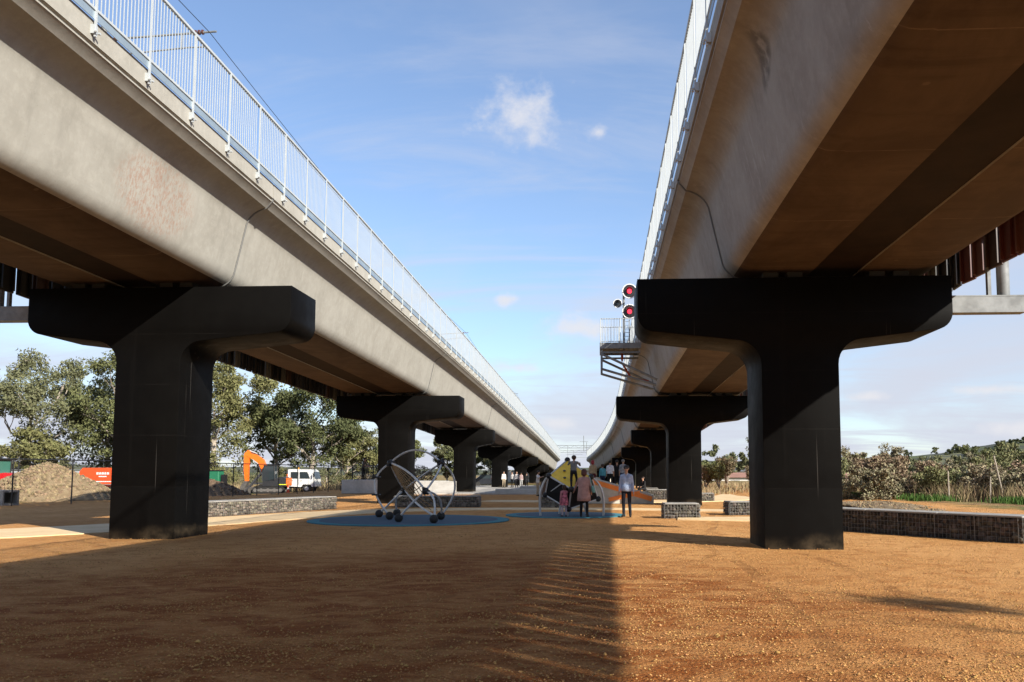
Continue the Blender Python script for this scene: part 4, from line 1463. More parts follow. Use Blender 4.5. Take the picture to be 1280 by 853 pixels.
def person(label, loc, rz=0.0, h=1.72, top=("shirt", (0.3, 0.3, 0.3)), bottom=("jeans", (0.02, 0.022, 0.03)), shoe=(0.015, 0.013, 0.012), hair="brown", hair_len="short",
           pose=None, sleeves="long", skin=None, vox=0.02, hands=True, build=1.0, skirt=None, coat=None, child=False, group=None, hat=None, name="person"):
    k = h / 1.75
    J = dict(pel=(0, 0, .95), waist=(0, 0, 1.10), chest=(0, 0, 1.30), neck=(0, 0.01, 1.49), head=(0, -0.01, 1.635),
             sl=(-.165, 0, 1.395), sr=(.165, 0, 1.395), el=(-.215, .02, 1.12), er=(.215, .02, 1.12), wl=(-.225, -.05, .88), wr=(.225, -.05, .88),
             hl=(-.095, 0, .92), hr=(.095, 0, .92), kl=(-.105, -.02, .50), kr=(.105, -.02, .50), al=(-.115, .02, .085), ar=(.115, .02, .085),
             tl=(-.135, -.17, .035), tr=(.135, -.17, .035))
    if pose: J.update(pose)
    J = {a: Vector(v) for a, v in J.items()}
    prim = []                                            # (material, p, q, r1, r2)
    bd = build
    def cap(m, p, q, r1, r2): prim.append((m, Vector(p), Vector(q), r1, r2))
    TOP, BOT, SK, SH = 0, 1, 2, 3
    ax = (J['sr'] - J['sl']).normalized()
    up = (J['chest'] - J['pel']).normalized()
    hw = 0.075 * bd
    for s in (-1, 1):
        cap(BOT, J['pel'] + ax * s * .055, J['pel'] + ax * s * .06 - up * .05, .112 * bd, .112 * bd)
        cap(TOP, J['waist'] + ax * s * .05, J['chest'] + ax * s * .07, .098 * bd, .112 * bd)
        cap(TOP, J['pel'] + ax * s * .055 + up * .04, J['waist'] + ax * s * .05, .112 * bd, .102 * bd)
        cap(TOP, J['chest'] + ax * s * .07, J['chest'] + ax * s * .10 + up * .07, .108 * bd, .085 * bd)
    cap(TOP, J['sl'], J['sr'], .056, .056)
    for c in 'lr':
        cap(TOP, J['neck'] - up * .03, J['s' + c], .052, .058)
    cap(SK, J['neck'] - up * .06, J['head'] - Vector((0, 0, .06)), .056, .052)
    hd = J['head']; face = J.get('face', Vector((0, -1, 0)))
    face = Vector(face).normalized()
    hs = 1.25 if child else 1.0
    cap(SK, hd + Vector((0, 0, .03)) - face * .012, hd + Vector((0, 0, .045)) - face * .03, .083 * hs, .083 * hs)
    cap(SK, hd + face * .02 - Vector((0, 0, .06)), hd + face * .025 + Vector((0, 0, .0)), .058 * hs, .068 * hs)
    cap(SK, hd + face * .088 * hs - Vector((0, 0, .015)), hd + face * .078 * hs + Vector((0, 0, .02)), .015, .010)
    side = Vector((face.y, -face.x, 0)).normalized()
    for s in (-1, 1):
        cap(SK, hd + side * s * .083 * hs - Vector((0, 0, .01)), hd + side * s * .086 * hs + Vector((0, 0, .03)), .014, .018)
    for c in 'lr':
        arm_low = TOP if sleeves == "long" else SK
        el_mid = J['s' + c].lerp(J['e' + c], .55)
        cap(TOP, J['s' + c], el_mid, .062 * bd, .052 * bd)
        cap(TOP if sleeves == "long" else (TOP if sleeves == "half" else SK), el_mid, J['e' + c], .052 * bd, .046 * bd)
        cap(arm_low, J['e' + c], J['w' + c], .046 * bd, .034)
        if hands:
            dvec = (J['w' + c] - J['e' + c]).normalized()
            w = J['w' + c]
            fd = (dvec + Vector((0, -.15, 0))).normalized()
            thumb = Vector((0, -1, 0)); fwd = thumb - fd * thumb.dot(fd)
            fwd = fwd.normalized() if fwd.length > .1 else Vector((1, 0, 0))
            cap(SK, w, w + fd * .07, .031, .034)
            for i, fl in enumerate((.075, .085, .08, .06)):
                o_ = fwd * (0.027 - .018 * i)
                b0 = w + fd * .085 + o_
                cap(SK, b0, b0 + fd * fl * .55, .0105, .010)
                cap(SK, b0 + fd * fl * .55, b0 + fd * fl - fwd.cross(fd) * (.018 if c == 'l' else -.018), .010, .009)
            cap(SK, w + fd * .03 + fwd * .025, w + fd * .075 + fwd * .055, .013, .011)
        cap(BOT, J['h' + c], J['k' + c], .086 * bd, .060 * bd)
        calf = J['k' + c].lerp(J['a' + c], .3)
        cap(BOT, J['k' + c], calf, .060 * bd, .058 * bd)
        cap(BOT, calf, J['a' + c], .058 * bd, .048)
        cap(SH, J['a' + c], J['t' + c], .048, .036)
        heel = J['a' + c] - (J['t' + c] - J['a' + c]).normalized() * .03
        heel.z = min(J['a' + c].z, J['t' + c].z) + .005
        cap(SH, J['a' + c], heel, .046, .036)
    b = MB()
    for m, p, q, r1, r2 in prim:
        d = q - p
        if d.length < 1e-5:
            d = Vector((0, 0, 1e-3)); q = p + d
        dn = d.normalized()
        path, rs = [], []
        for a in (-.98, -.8, -.45, 0):
            path.append(p + dn * r1 * a); rs.append(r1 * math.sqrt(max(0.02, 1 - a * a)))
        for a in (0, .45, .8, .98):
            path.append(q + dn * r2 * a); rs.append(r2 * math.sqrt(max(0.02, 1 - a * a)))
        b.tube(path, rs, 10)
    me = b.mesh("tmp", SKIN)
    tmp = bpy.data.objects.new("tmp", me); COL.objects.link(tmp)
    rm = tmp.modifiers.new("r", 'REMESH'); rm.mode = 'VOXEL'; rm.voxel_size = vox; rm.use_smooth_shade = True
    sm = tmp.modifiers.new("s", 'SMOOTH'); sm.iterations = 2; sm.factor = 0.45
    dg = bpy.context.evaluated_depsgraph_get()
    ev = tmp.evaluated_get(dg)
    body = bpy.data.meshes.new_from_object(ev)
    bpy.data.objects.remove(tmp)
    body.name = "body"
    body.materials.clear()
    sk = skin or SKIN
    for m in (cloth(*top), cloth(*bottom), sk, cloth("shoe %.3f" % shoe[0], shoe)):
        body.materials.append(m)
    n = len(body.vertices)
    co = np.empty(n * 3, np.float32); body.vertices.foreach_get("co", co); co = co.reshape(-1, 3)
    best = np.full(n, 1e9); mi = np.zeros(n, np.int32)
    for m, p, q, r1, r2 in prim:
        p_, q_ = np.array(p), np.array(q); dd = q_ - p_
        L2 = max(1e-9, dd @ dd)
        u = np.clip(((co - p_) @ dd) / L2, 0, 1)
        dist = np.linalg.norm(co - (p_ + u[:, None] * dd), axis=1) - (r1 + (r2 - r1) * u)
        w = dist < best
        best[w] = dist[w]; mi[w] = m
    pm = [int(mi[p.vertices[0]]) for p in body.polygons]
    body.polygons.foreach_set("material_index", pm)
    body.polygons.foreach_set("use_smooth", [True] * len(body.polygons))
    zmin = co[:, 2].min()
    body.transform(Matrix.Scale(k, 4) @ Matrix.Translation((0, 0, -zmin if not (pose and pose.get('nofloor')) else 0)))
    off = -zmin if not (pose and pose.get('nofloor')) else 0
    t = empty(name, loc, rz, label, "person", group)
    obj("body", body, t)
    def W(v): return (Vector(v) + Vector((0, 0, off))) * k
    # hair: cap over the skull, longer mass behind
    hc = mat(hair + " hair", HAIRC[hair], 0.6, 0.3, 20, bump=0.5, bscale=60)
    hb = MB()
    rr = random.Random(len(label))
    cen = hd + Vector((0, 0, .052)) - face * .032
    hb.ell(W(cen), tuple(v * k * hs for v in (.100, .104, .092)), 18, 12, jit=0.03, rng=rr)
    if hair_len in ("bob", "long"):
        ln = .12 if hair_len == "bob" else .24
        hb.ell(W(cen - face * .035 - Vector((0, 0, ln * .62))), tuple(v * k for v in (.105, .075, ln)), 16, 12, jit=0.05, rng=rr)
        for s in (-1, 1):
            hb.ell(W(cen + side * s * .078 - Vector((0, 0, ln * .5)) - face * .005), tuple(v * k for v in (.032, .055, ln * .8)), 10, 8, jit=.06, rng=rr)
    hb.build("hair", hc, t, smooth=True)
    # eyes and mouth
    if vox < 0.024:
        eb = MB()
        for s in (-1, 1):
            eb.ell(W(hd + face * .073 * hs + side * s * .032 * hs + Vector((0, 0, .018))), .011 * k, 8, 6)
        eb.build("eyes", mat("eye", (0.02, 0.018, 0.015), 0.2), t, smooth=True)
        mb = MB(); mb.ell(W(hd + face * .080 * hs - Vector((0, 0, .052))), tuple(v * k for v in (.022, .010, .006)), 8, 6); mb.build("mouth", mat("lip", (0.25, 0.09, 0.07), 0.5), t, smooth=True)
    def garment(nm, m, rings, thick=True):
        g = MB(); n_ = 20
        RR = []
        for i, (c, rx, ry) in enumerate(rings):
            ring = []
            for a in range(n_):
                an = 2 * math.pi * a / n_
                fold = 1 + (0.035 * math.sin(an * 5 + i * .3)) * (i / len(rings))
                ring.append(W(Vector(c) + ax * rx * math.cos(an) * fold + Vector((-ax.y, ax.x, 0)) * ry * math.sin(an) * fold))
            RR.append(ring)
        g.loft(RR, caps=False)
        # hem lip
        o = g.build(nm, m, t, smooth=60)
        sol = o.modifiers.new("thick", 'SOLIDIFY'); sol.thickness = 0.012; sol.offset = -1
        return o
    if coat:
        garment("coat", cloth(*coat), [(J['neck'] - up * .045, .085, .075), (J['sl'].lerp(J['sr'], .5) + up * .01, .20, .10), (J['chest'], .225, .145), (J['waist'], .215, .15), (J['pel'], .225, .165),
                                       (J['pel'] - Vector((0, 0, .2)), .245, .185), (J['pel'] - Vector((0, 0, .36)), .255, .195)])
    if skirt:
        garment("dress", cloth(*skirt), [(J['neck'] - up * .05, .07, .07), (J['sl'].lerp(J['sr'], .5), .17, .10), (J['chest'], .185, .14), (J['waist'], .185, .15), (J['pel'], .215, .175), (J['pel'] - Vector((0, 0, .3)), .275, .235)])
    if hat:
        g = MB(); g.ell(W(cen + Vector((0, 0, .02))), tuple(v * k for v in (.112, .118, .10)), 16, 10); g.tube([W(cen + Vector((0, 0, .015))), W(cen + Vector((0, 0, .028)))], .165 * k, 20)
        g.build("hat", cloth("hat", hat), t, smooth=True)
    return t, W, J


t, W, J = person("man in light blue shirt and dark jeans standing by the climbing block", (0.90, 29.35, 0), R(-8), 1.80, ("pale blue shirt", (0.36, 0.43, 0.58)), ("dark denim", (0.014, 0.016, 0.024)),
                 hair="black", vox=0.013, pose=dict(kr=(.11, -.07, .50), ar=(.13, .0, .085), tr=(.15, -.18, .035), kl=(-.10, -.02, .5), wl=(-.235, -.06, .88), wr=(.24, -.03, .87), al=(-.10, .01, .085), tl=(-.14, -.16, .035)))
g = MB()
for s in (-1, 1):
    g.bbox(W((s * .036, -.098, 1.655)), (.058, .018, .036), .006)
g.box(W((0, -.1, 1.662)), (.03, .012, .01))
for s in (-1, 1):
    g.box(W((s * .079, -.05, 1.66)), (.006, .10, .012))
g.build("sunglasses", BLKP, t)
g = MB(); rings = []
for i, (z, rx, ry) in enumerate(((1.10, .175, .128), (.98, .185, .138), (.88, .188, .142))):
    rings.append([W((rx * math.cos(a), ry * math.sin(a), z)) for a in [2 * math.pi * q / 20 for q in range(20)]])
g.loft(rings, caps=False); o = g.build("shirt_tail", cloth("pale blue shirt", (0.36, 0.43, 0.58)), t, smooth=60)
o.modifiers.new("thick", 'SOLIDIFY').thickness = 0.01
g = MB(); g.tube([W((-.055, -.085, 1.47)), W((0, -.125, 1.40)), W((.055, -.085, 1.47))], .02, 6); g.build("collar", cloth("pale blue shirt", (0.36, 0.43, 0.58)), t, smooth=True)

t, W, J = person("woman in dusty pink coat with teal shoulder bag seen from behind", (-0.58, 28.75, 0.027), R(176), 1.64, ("dusty pink coat", (0.40, 0.235, 0.205)), ("black leggings", (0.012, 0.011, 0.011)),
                 hair="auburn", hair_len="bob", vox=0.013, coat=("dusty pink coat", (0.40, 0.235, 0.205)), pose=dict(er=(.30, -.06, 1.16), wr=(.38, -.16, .98), el=(-.27, .03, 1.14), wl=(-.26, -.09, .93)))
g = MB()
bag = []
for i, (z, w_, d_) in enumerate(((1.16, .12, .035), (1.10, .17, .06), (.98, .20, .075), (.90, .17, .06))):
    bag.append([W((-.30 - .02 * i + d_ * math.cos(a), -.02 + w_ * math.sin(a), z)) for a in [2 * math.pi * q / 16 for q in range(16)]])
bagm = MB(); bagm.loft(bag)
bo = bagm.build("shoulder_bag", cloth("teal bag", (0.16, 0.33, 0.29)), None, smooth=60)
bo.data.transform(Matrix.Translation((0.30 * 1.64 / 1.75, 0, -1.0)))
bo.location = Vector((-0.58, 28.75, 0.027)) + Matrix.Rotation(R(176), 3, 'Z') @ Vector((-0.30 * 1.64 / 1.75, 0, 1.0))
bo.rotation_euler = (0, 0, R(176))
tag(bo, "teal slouchy bag hanging from the pink coat woman's shoulder", "bag")
g = MB(); g.tube([(0.02, -.14, .10), (0.07, -.06, .33), (.10, .0, .40), (0.06, .07, .33), (0.02, .14, .10)], .012, 6); g.build("strap", cloth("teal bag", (0.16, 0.33, 0.29)), bo, smooth=True)

person("small child in pink flowered dress holding the woman's hand", (-1.28, 29.0, 0.027), R(200), 1.08, ("flowered dress", (0.46, 0.20, 0.22)), ("pale leggings", (0.42, 0.33, 0.36)), shoe=(0.02, 0.02, 0.02),
       hair="brown", hair_len="bob", vox=0.018, child=True, skirt=("flowered dress print", (0.42, 0.13, 0.17), 0.85), pose=dict(el=(-.30, -.12, 1.34), wl=(-.40, -.20, 1.52)))
# boy climbing the yellow board, facing away
person("child in grey hooded top climbing the yellow board", (-0.96, 29.0, 1.02), R(178), 1.24, ("grey hoodie", (0.16, 0.155, 0.145)), ("dark trousers", (0.02, 0.02, 0.024)), hair="brown", vox=0.018, child=True,
       pose=dict(pel=(0, -.18, .82), waist=(0, -.25, .98), chest=(0, -.36, 1.16), neck=(0, -.44, 1.33), head=(0, -.50, 1.47), sl=(-.18, -.42, 1.27), sr=(.18, -.42, 1.27), el=(-.30, -.58, 1.12), er=(.30, -.58, 1.16), wl=(-.28, -.74, 1.22), wr=(.26, -.76, 1.30),
                 hl=(-.09, -.18, .79), hr=(.09, -.18, .79), kl=(-.14, -.36, .47), kr=(.12, -.2, .42), al=(-.12, -.22, .12), ar=(.10, .0, .085), tl=(-.13, -.36, .08), tr=(.11, -.14, .035)))
# cyclist and friend on the platform
person("cyclist with cap standing over a bicycle on the concrete platform", (-18.75, 64.55, 1.07), R(82), 1.72, ("dark olive shirt", (0.07, 0.065, 0.055)), ("black shorts", (0.02, 0.02, 0.02)), hair="black", vox=0.026, sleeves="half", hat=(0.02, 0.02, 0.022), skin=SKIN_D,
       pose=dict(chest=(0, -.08, 1.30), neck=(0, -.12, 1.49), head=(0, -.16, 1.63), sl=(-.19, -.1, 1.42), sr=(.19, -.1, 1.42), el=(-.25, -.22, 1.18), er=(.25, -.22, 1.18), wl=(-.22, -.44, 1.08), wr=(.22, -.44, 1.08), hl=(-.14, 0, .92), hr=(.14, 0, .92), kl=(-.17, -.03, .5), kr=(.17, -.03, .5), al=(-.19, .02, .085), ar=(.19, .02, .085), tl=(-.2, -.16, .035), tr=(.2, -.16, .035)))
person("woman with long black hair in dark clothes beside the bicycle", (-17.25, 64.8, 1.07), R(60), 1.62, ("black jumper", (0.015, 0.014, 0.016)), ("dark navy trousers", (0.02, 0.022, 0.035)), hair="black", hair_len="long", vox=0.028)
# the bicycle
t = empty("bicycle", (-18.75, 64.5, 1.07), R(2), "black bicycle held by the cyclist on the concrete platform", "bicycle")
for wx in (-0.50, 0.52):
    b = MB(); b.tube([(wx + 0.30 * math.cos(a), 0, 0.325 + 0.30 * math.sin(a)) for a in [2 * math.pi * k / 28 for k in range(28)]], 0.025, 7, closed=True); wo = b.build("wheel", RUBBER, t, smooth=True)
    b = MB(); b.tube([(wx, -0.03, 0.325), (wx, 0.03, 0.325)], 0.03, 8)
    for k in range(10):
        a = 2 * math.pi * k / 10
        b.tube([(wx, 0, .325), (wx + .29 * math.cos(a), 0, .325 + .29 * math.sin(a))], 0.004, 4)
    b.build("spokes", STEEL, wo)
b = MB()
for p, q in (((-.5, 0, .325), (-.06, 0, .30)), ((-.06, 0, .30), (-.20, 0, .78)), ((-.20, 0, .74), (.36, 0, .78)), ((.40, 0, .66), (-.06, 0, .30)), ((-.5, 0, .325), (-.20, 0, .72)), ((.34, 0, .86), (.52, 0, .325))):
    b.tube([p, q], 0.018, 7)
b.build("frame", BLKM, t, smooth=True)
b = MB(); b.ell((-.22, 0, .83), (.13, .06, .03)); b.build("saddle", BLKP, t, smooth=True)
b = MB(); b.tube([(.34, -.28, 1.0), (.36, -.1, 1.0), (.34, 0, .92), (.36, .1, 1.0), (.34, .28, 1.0)], 0.016, 7); b.build("handlebar", BLKM, t, smooth=True)
b = MB(); b.tube([(-.06, -.09, .30), (-.06, .09, .30)], .02, 6); b.tube([(-.06, .05, .30), (-.06, .055, .30)], .09, 14); b.box((-.02, -.12, .22), (.09, .07, .02)); b.box((-.10, .12, .38), (.09, .07, .02)); b.build("pedals", BLKM, t)

sit = dict(pel=(0, .05, .52), waist=(0, .03, .68), chest=(0, -.02, .90), neck=(0, -.05, 1.08), head=(0, -.08, 1.23), sl=(-.19, -.03, 1.01), sr=(.19, -.03, 1.01), el=(-.25, -.1, .76), er=(.25, -.1, .76), wl=(-.2, -.32, .66), wr=(.2, -.32, .66),
           hl=(-.095, .02, .50), hr=(.095, .02, .50), kl=(-.12, -.40, .50), kr=(.12, -.40, .50), al=(-.12, -.38, .085), ar=(.12, -.38, .085), tl=(-.13, -.55, .035), tr=(.13, -.55, .035))
WHITE_S = ("white shirt", (0.62, 0.60, 0.58))
FAR = [
    ("man in white shirt and khaki trousers standing on the skate slab", (-10.15, 86.5, 0.10), 20, 1.72, WHITE_S, ("khaki trousers", (0.36, 0.29, 0.20)), "black", None),
    ("person in white top and black trousers second in the skate group", (-9.35, 87.2, 0.10), -30, 1.66, ("cream top", (0.55, 0.52, 0.5)), ("black trousers", (0.015, 0.015, 0.017)), "black", None),
    ("person in striped grey top in the middle of the skate group", (-8.85, 87.0, 0.10), 15, 1.70, ("grey striped top", (0.33, 0.32, 0.33), 0.6), ("dark trousers", (0.03, 0.03, 0.035)), "brown", None),
    ("person in pink and white clothes near the right of the skate group", (-8.35, 86.7, 0.10), 160, 1.60, ("pink white top", (0.58, 0.42, 0.40)), ("white trousers", (0.55, 0.54, 0.52)), "black", None),
    ("person in black jacket at the right end of the skate group", (-7.75, 86.6, 0.10), 200, 1.62, ("black jacket", (0.02, 0.02, 0.02)), ("charcoal trousers", (0.04, 0.04, 0.042)), "black", None),
    ("bystander in white and red clothes beside the third left pier", (-11.9, 91.0, 0.0), 20, 1.68, ("white red top", (0.55, 0.42, 0.38)), ("grey trousers", (0.12, 0.12, 0.12)), "brown", None),
]
for lab, loc, rz, h, tp, bt, hr_, po in FAR:
    person(lab, loc, R(rz), h, tp, bt, hair=hr_, vox=0.034, hands=False, pose=po)
person("man in white T-shirt and khaki trousers by the climbing block's left side", (-4.35, 57.0, 0), R(75), 1.74, WHITE_S, ("khaki trousers", (0.36, 0.29, 0.20)), hair="black", vox=0.028, sleeves="half", hands=True,
       pose=dict(el=(-.25, -.16, 1.26), wl=(-.12, -.36, 1.34), chest=(0, -.05, 1.3), head=(0, -.07, 1.63)))
person("person with red hair and beige jacket on the viewing deck", (-0.45, 46.6, 0.68), R(170), 1.60, ("beige jacket", (0.40, 0.29, 0.17)), ("dark red trousers", (0.10, 0.02, 0.025)), hair="red", hair_len="bob", vox=0.026)
person("child in turquoise top on the viewing deck", (0.10, 46.9, 0.68), R(190), 1.38, ("turquoise top", (0.12, 0.40, 0.46)), ("navy trousers", (0.03, 0.04, 0.08)), hair="brown", vox=0.026, child=True)
person("person in white T-shirt seen from behind on the viewing deck", (0.52, 46.5, 0.68), R(175), 1.58, ("bright white tee", (0.68, 0.68, 0.72)), ("black shorts", (0.02, 0.02, 0.02)), hair="black", vox=0.026, sleeves="half")
person("person in black at the back of the viewing deck", (0.92, 47.2, 0.68), R(185), 1.62, ("plain black top", (0.016, 0.016, 0.018)), ("black jeans", (0.016, 0.016, 0.02)), hair="black", vox=0.028)
person("person in grey top with blue print just left of the standing man", (1.25, 46.5, 0.68), R(180), 1.64, ("grey top", (0.28, 0.29, 0.31), 0.4), ("dark blue jeans", (0.03, 0.035, 0.06)), hair="grey", vox=0.026, sleeves="half")
person("crouched person in black jacket on the far gabion seat", (3.0, 58.25, 0), R(-60), 1.70, ("black jacket with white", (0.02, 0.02, 0.021)), ("black trousers b", (0.016, 0.016, 0.018)), hair="brown", vox=0.028, pose=sit)

# ================================================================== WORKS YARD (left)
# chain link fence
FP = [(-28.6, 30.5), (-28.2, 34), (-27.7, 37.7), (-27.1, 41.2), (-26.3, 44.8), (-25.7, 48.2), (-25.1, 51.5), (-24.8, 54.8), (-24.5, 58.0), (-24.2, 61.2), (-23.95, 64.4), (-23.75, 67.6), (-23.6, 70.8), (-23.5, 74.0), (-23.4, 77.2), (-23.3, 80.4), (-23.2, 83.6), (-23.1, 87)]
t = empty("yard_fence", (FP[0][0], FP[0][1], 0), 0, "black wire mesh fence along the works yard on the left", "fence")
f0 = Vector((FP[0][0], FP[0][1], 0))
FH = 2.22
pm = MB(); pm.tube([(0, 0, -0.12), (0, 0, FH + 0.02)], 0.034, 8); pme = pm.mesh("post", BLKM, smooth=True)
for x, y in FP:
    inst("post", pme, t, (x - f0.x, y - f0.y, gz(x, y)))
b = MB(); b.tube([Vector((x, y, FH + gz(x, y))) - f0 for x, y in FP], 0.028, 8); b.build("top_rail", BLKM, t, smooth=True)
b = MB()
for (x0, y0), (x1, y1) in zip(FP, FP[1:]):
    p, q = Vector((x0, y0, gz(x0, y0))) - f0, Vector((x1, y1, gz(x1, y1))) - f0
    L = (q - p).length; n = int(L / 0.14)
    nz = FH / 0.14
    for i in range(-int(nz), n):
        for sgn in (0, 1):
            u0, u1 = i * .14, i * .14 + FH
            z0, z1 = 0.0, FH
            if u0 < 0: z0 += -u0; u0 = 0
            if u1 > L: z1 -= (u1 - L); u1 = L
            if u1 <= u0: continue
            if sgn: a, c = (u0, FH - z0), (u1, FH - z1)
            else: a, c = (u0, z0), (u1, z1)
            pa, pc = p.lerp(q, a[0] / L) + Vector((0, 0, a[1])), p.lerp(q, c[0] / L) + Vector((0, 0, c[1]))
            b.tube([pa, pc], 0.0022, 3, caps=False)
o = b.build("wire_mesh", BLKM, t); tag(o, kind="stuff")

# heap of spoil made of clods
def heap(name, label, cx, cy, rx, ry, h, m, n_clod, seed, csize, exp=1.3):
    r = random.Random(seed)
    t = empty(name, (cx, cy, gz(cx, cy) - 0.05), 0, label, "dirt pile")
    b = MB()
    rings = []
    n = 48
    for i in range(15):
        u = 1 - i / 14
        z = h * (1 - u ** exp)
        rings.append([(rx * u * math.cos(a) * (1 + .06 * math.sin(a * 3 + seed) + r.uniform(-.03, .03)), ry * u * math.sin(a) * (1 + .06 * math.sin(a * 2 + seed) + r.uniform(-.03, .03)), z + r.uniform(-.05, .05) * (i > 0)) for a in [2 * math.pi * k / n for k in range(n)]])
    b.loft(rings); b.build("heap_core", m, t, smooth=180)
    c = MB()
    for _ in range(n_clod):
        u = math.sqrt(r.random()); a = r.uniform(0, 6.283)
        z = h * (1 - u ** exp)
        s = csize * r.uniform(.4, 1.5)
        c.ell((rx * u * math.cos(a), ry * u * math.sin(a), z + s * .2), (s, s * r.uniform(.7, 1.1), s * .7), 6, 4, rot=(r.uniform(0, 3), r.uniform(0, 3), 0), jit=.3, rng=r)
    o = c.build("clods", mat(name + " clod", (0.215, 0.155, 0.088) if m is DIRT else (0.13, 0.085, 0.05), 0.95, 0.3, 4, island=0.35), t); tag(o, kind="stuff")
    return t


heap("spoil_heap", "large heap of brown clay clods behind the left fence", -32.6, 47.2, 4.6, 3.4, 2.2, DIRT, 3600, 3, 0.085, 1.15)
heap("topsoil_heap", "small brown topsoil heap right of the nearest left pier", -28.9, 60, 3.4, 2.2, 1.35, BROWN, 500, 5, 0.06)
for (x, y, rx, ry, h, sd) in ((11.4, 33.5, 1.3, 6.0, 0.2, 1),):
    heap("spoil_ridge", "low ridge of dry clods behind the long shaded gabion wall", x, y, rx, ry, h, DIRT, 900, sd, 0.032)

# box culvert piece
t = empty("box_culvert", (-29.6, 39.2, gz(-29.6, 39.2)), R(4), "hollow concrete box culvert piece lying by the left fence", "culvert")
b = MB()
for c_, s_ in (((0, 0, .05), (2.8, .75, .10)), ((0, 0, .68), (2.8, .75, .10)), ((0, -.335, .365), (2.8, .08, .53)), ((0, .335, .365), (2.8, .08, .53))):
    b.box(c_, s_)
b.build("box_shell", CAP, t)
t.rotation_euler = (0, 0, R(-28))

# temporary site hoarding behind the heap
t = empty("site_fence", (-46, 66, gz(-46, 66)), R(4), "grey temporary mesh fence panels at the back of the works yard", "fence")
MESHG = mat("grey shade cloth", (0.34, 0.35, 0.36), 0.8, 0.15, 2)
pb = MB(); pb.box((0, 0, 1.1), (2.3, 0.02, 1.9)); pme = pb.mesh("panel", MESHG)
fb = MB()
for x in (-1.18, 1.18): fb.tube([(x, 0, 0), (x, 0, 2.15)], 0.025, 7)
fb.tube([(-1.18, 0, 2.15), (1.18, 0, 2.15)], 0.025, 7); fb.tube([(-1.18, 0, 0.15), (1.18, 0, 0.15)], 0.025, 7)
fme = fb.mesh("panel_frame", GALV, smooth=True)
for k in range(11):
    p = inst("panel", pme, t, (-14 + 2.45 * k, 0, 0)); inst("panel_frame", fme, p, (0, 0, 0))

# orange compressor trailer
ORG = mat("orange machine paint", (0.78, 0.085, 0.018), 0.35, 0.06, 2)
t = empty("compressor_trailer", (-35.2, 58.5, gz(-35.2, 58.5)), R(-3), "orange tank trailer with white lettering behind the clay heap", "trailer")
b = MB()
prof = [(-2.2, .78), (-2.3, 1.1), (-2.25, 1.85), (-2.0, 2.12), (1.9, 2.12), (2.2, 1.9), (2.2, .78)]
b.prism(prof, -0.85, 0.85); b.build("body", ORG, t)
b = MB(); b.box((0, 0, .70), (4.4, 1.5, .14)); b.tube([(2.2, 0, .7), (3.3, 0, .55)], .05, 8); b.build("chassis", BLKM, t)
b = MB(); b.box((-.1, -.858, 1.14), (4.2, .012, .06)); b.build("white_stripe", mat("white paint", (.75, .75, .73), .5), t)
for x in (-0.55, 0.45):
    b = MB(); b.tube([(x, -.95, .42), (x, -.70, .42)], .42, 20); w = b.build("wheel", RUBBER, t, smooth=True)
    b = MB(); b.tube([(x, -.955, .42), (x, -.965, .42)], .22, 14); b.build("rim", GALV, w)
b = MB(); b.box((-.05, -.95, .93), (2.2, .32, .05)); b.build("mudguard", GALV, t)
b = MB()
for i, w in enumerate((.16, .12, .17, .13, .16)):          # illegible white lettering: five short strokes
    b.box((-.85 + i * .2, -.857, 1.72), (w, .010, .16))
b.box((-.45, -.857, 1.50), (.6, .010, .07))
b.build("lettering", mat("white paint", (.75, .75, .73), .5), t)

# red tractor at the left edge
t = empty("tractor", (-44.8, 60, gz(-44.8, 60)), 0, "red tractor with green tinted cab at the left edge", "tractor")
RED = mat("red machine paint", (0.55, 0.015, 0.02), 0.3, 0.06, 2)
b = MB(); b.prism([(0, 1.0), (0, 1.75), (.4, 1.8), (1.75, 1.5), (1.8, 1.05)], -.42, .42); b.build("hood", RED, t)
b = MB(); b.box((-.75, 0, .95), (1.5, .9, .5)); b.box((.6, 0, .8), (2.2, .5, .35)); b.build("chassis", BLKM, t)
b = MB()
for x in (-1.35, .0):
    for y in (-.7, .7):
        b.tube([(x, y, 1.1), (x + .06, y * .93, 2.75)], .045, 6)
b.bbox((-.66, 0, 2.8), (1.65, 1.5, .14), .05); b.build("cab_frame", BLKM, t)
b = MB(); b.box((-.66, 0, 1.95), (1.30, 1.32, 1.6)); b.build("cab_glass", mat("green tinted glass", (0.05, 0.16, 0.12), 0.1, spec=.7), t)
for x, r_, w_ in ((-.95, .82, .45), (1.35, .52, .32)):
    for y in (-.85, .85):
        b = MB(); b.tube([(x, y - w_ / 2, r_), (x, y + w_ / 2, r_)], r_, 24); w = b.build("wheel", RUBBER, t, smooth=True)
        b = MB(); b.tube([(x, y - w_ / 2 - .01, r_), (x, y + w_ / 2 + .01, r_)], r_ * .5, 16); b.build("rim", GALV, w)
    if x < 0:
        for y in (-.85, .85):
            b = MB(); b.tube([(x + .95 * math.cos(a), y, r_ + .95 * math.sin(a)) for a in [R(20) + R(140) * k / 10 for k in range(11)]], .12, 6); b.build("fender", RED, t, smooth=True)
b = MB(); b.tube([(.9, .3, 1.6), (.9, .3, 2.5)], .05, 8); b.build("exhaust", BLKM, t)

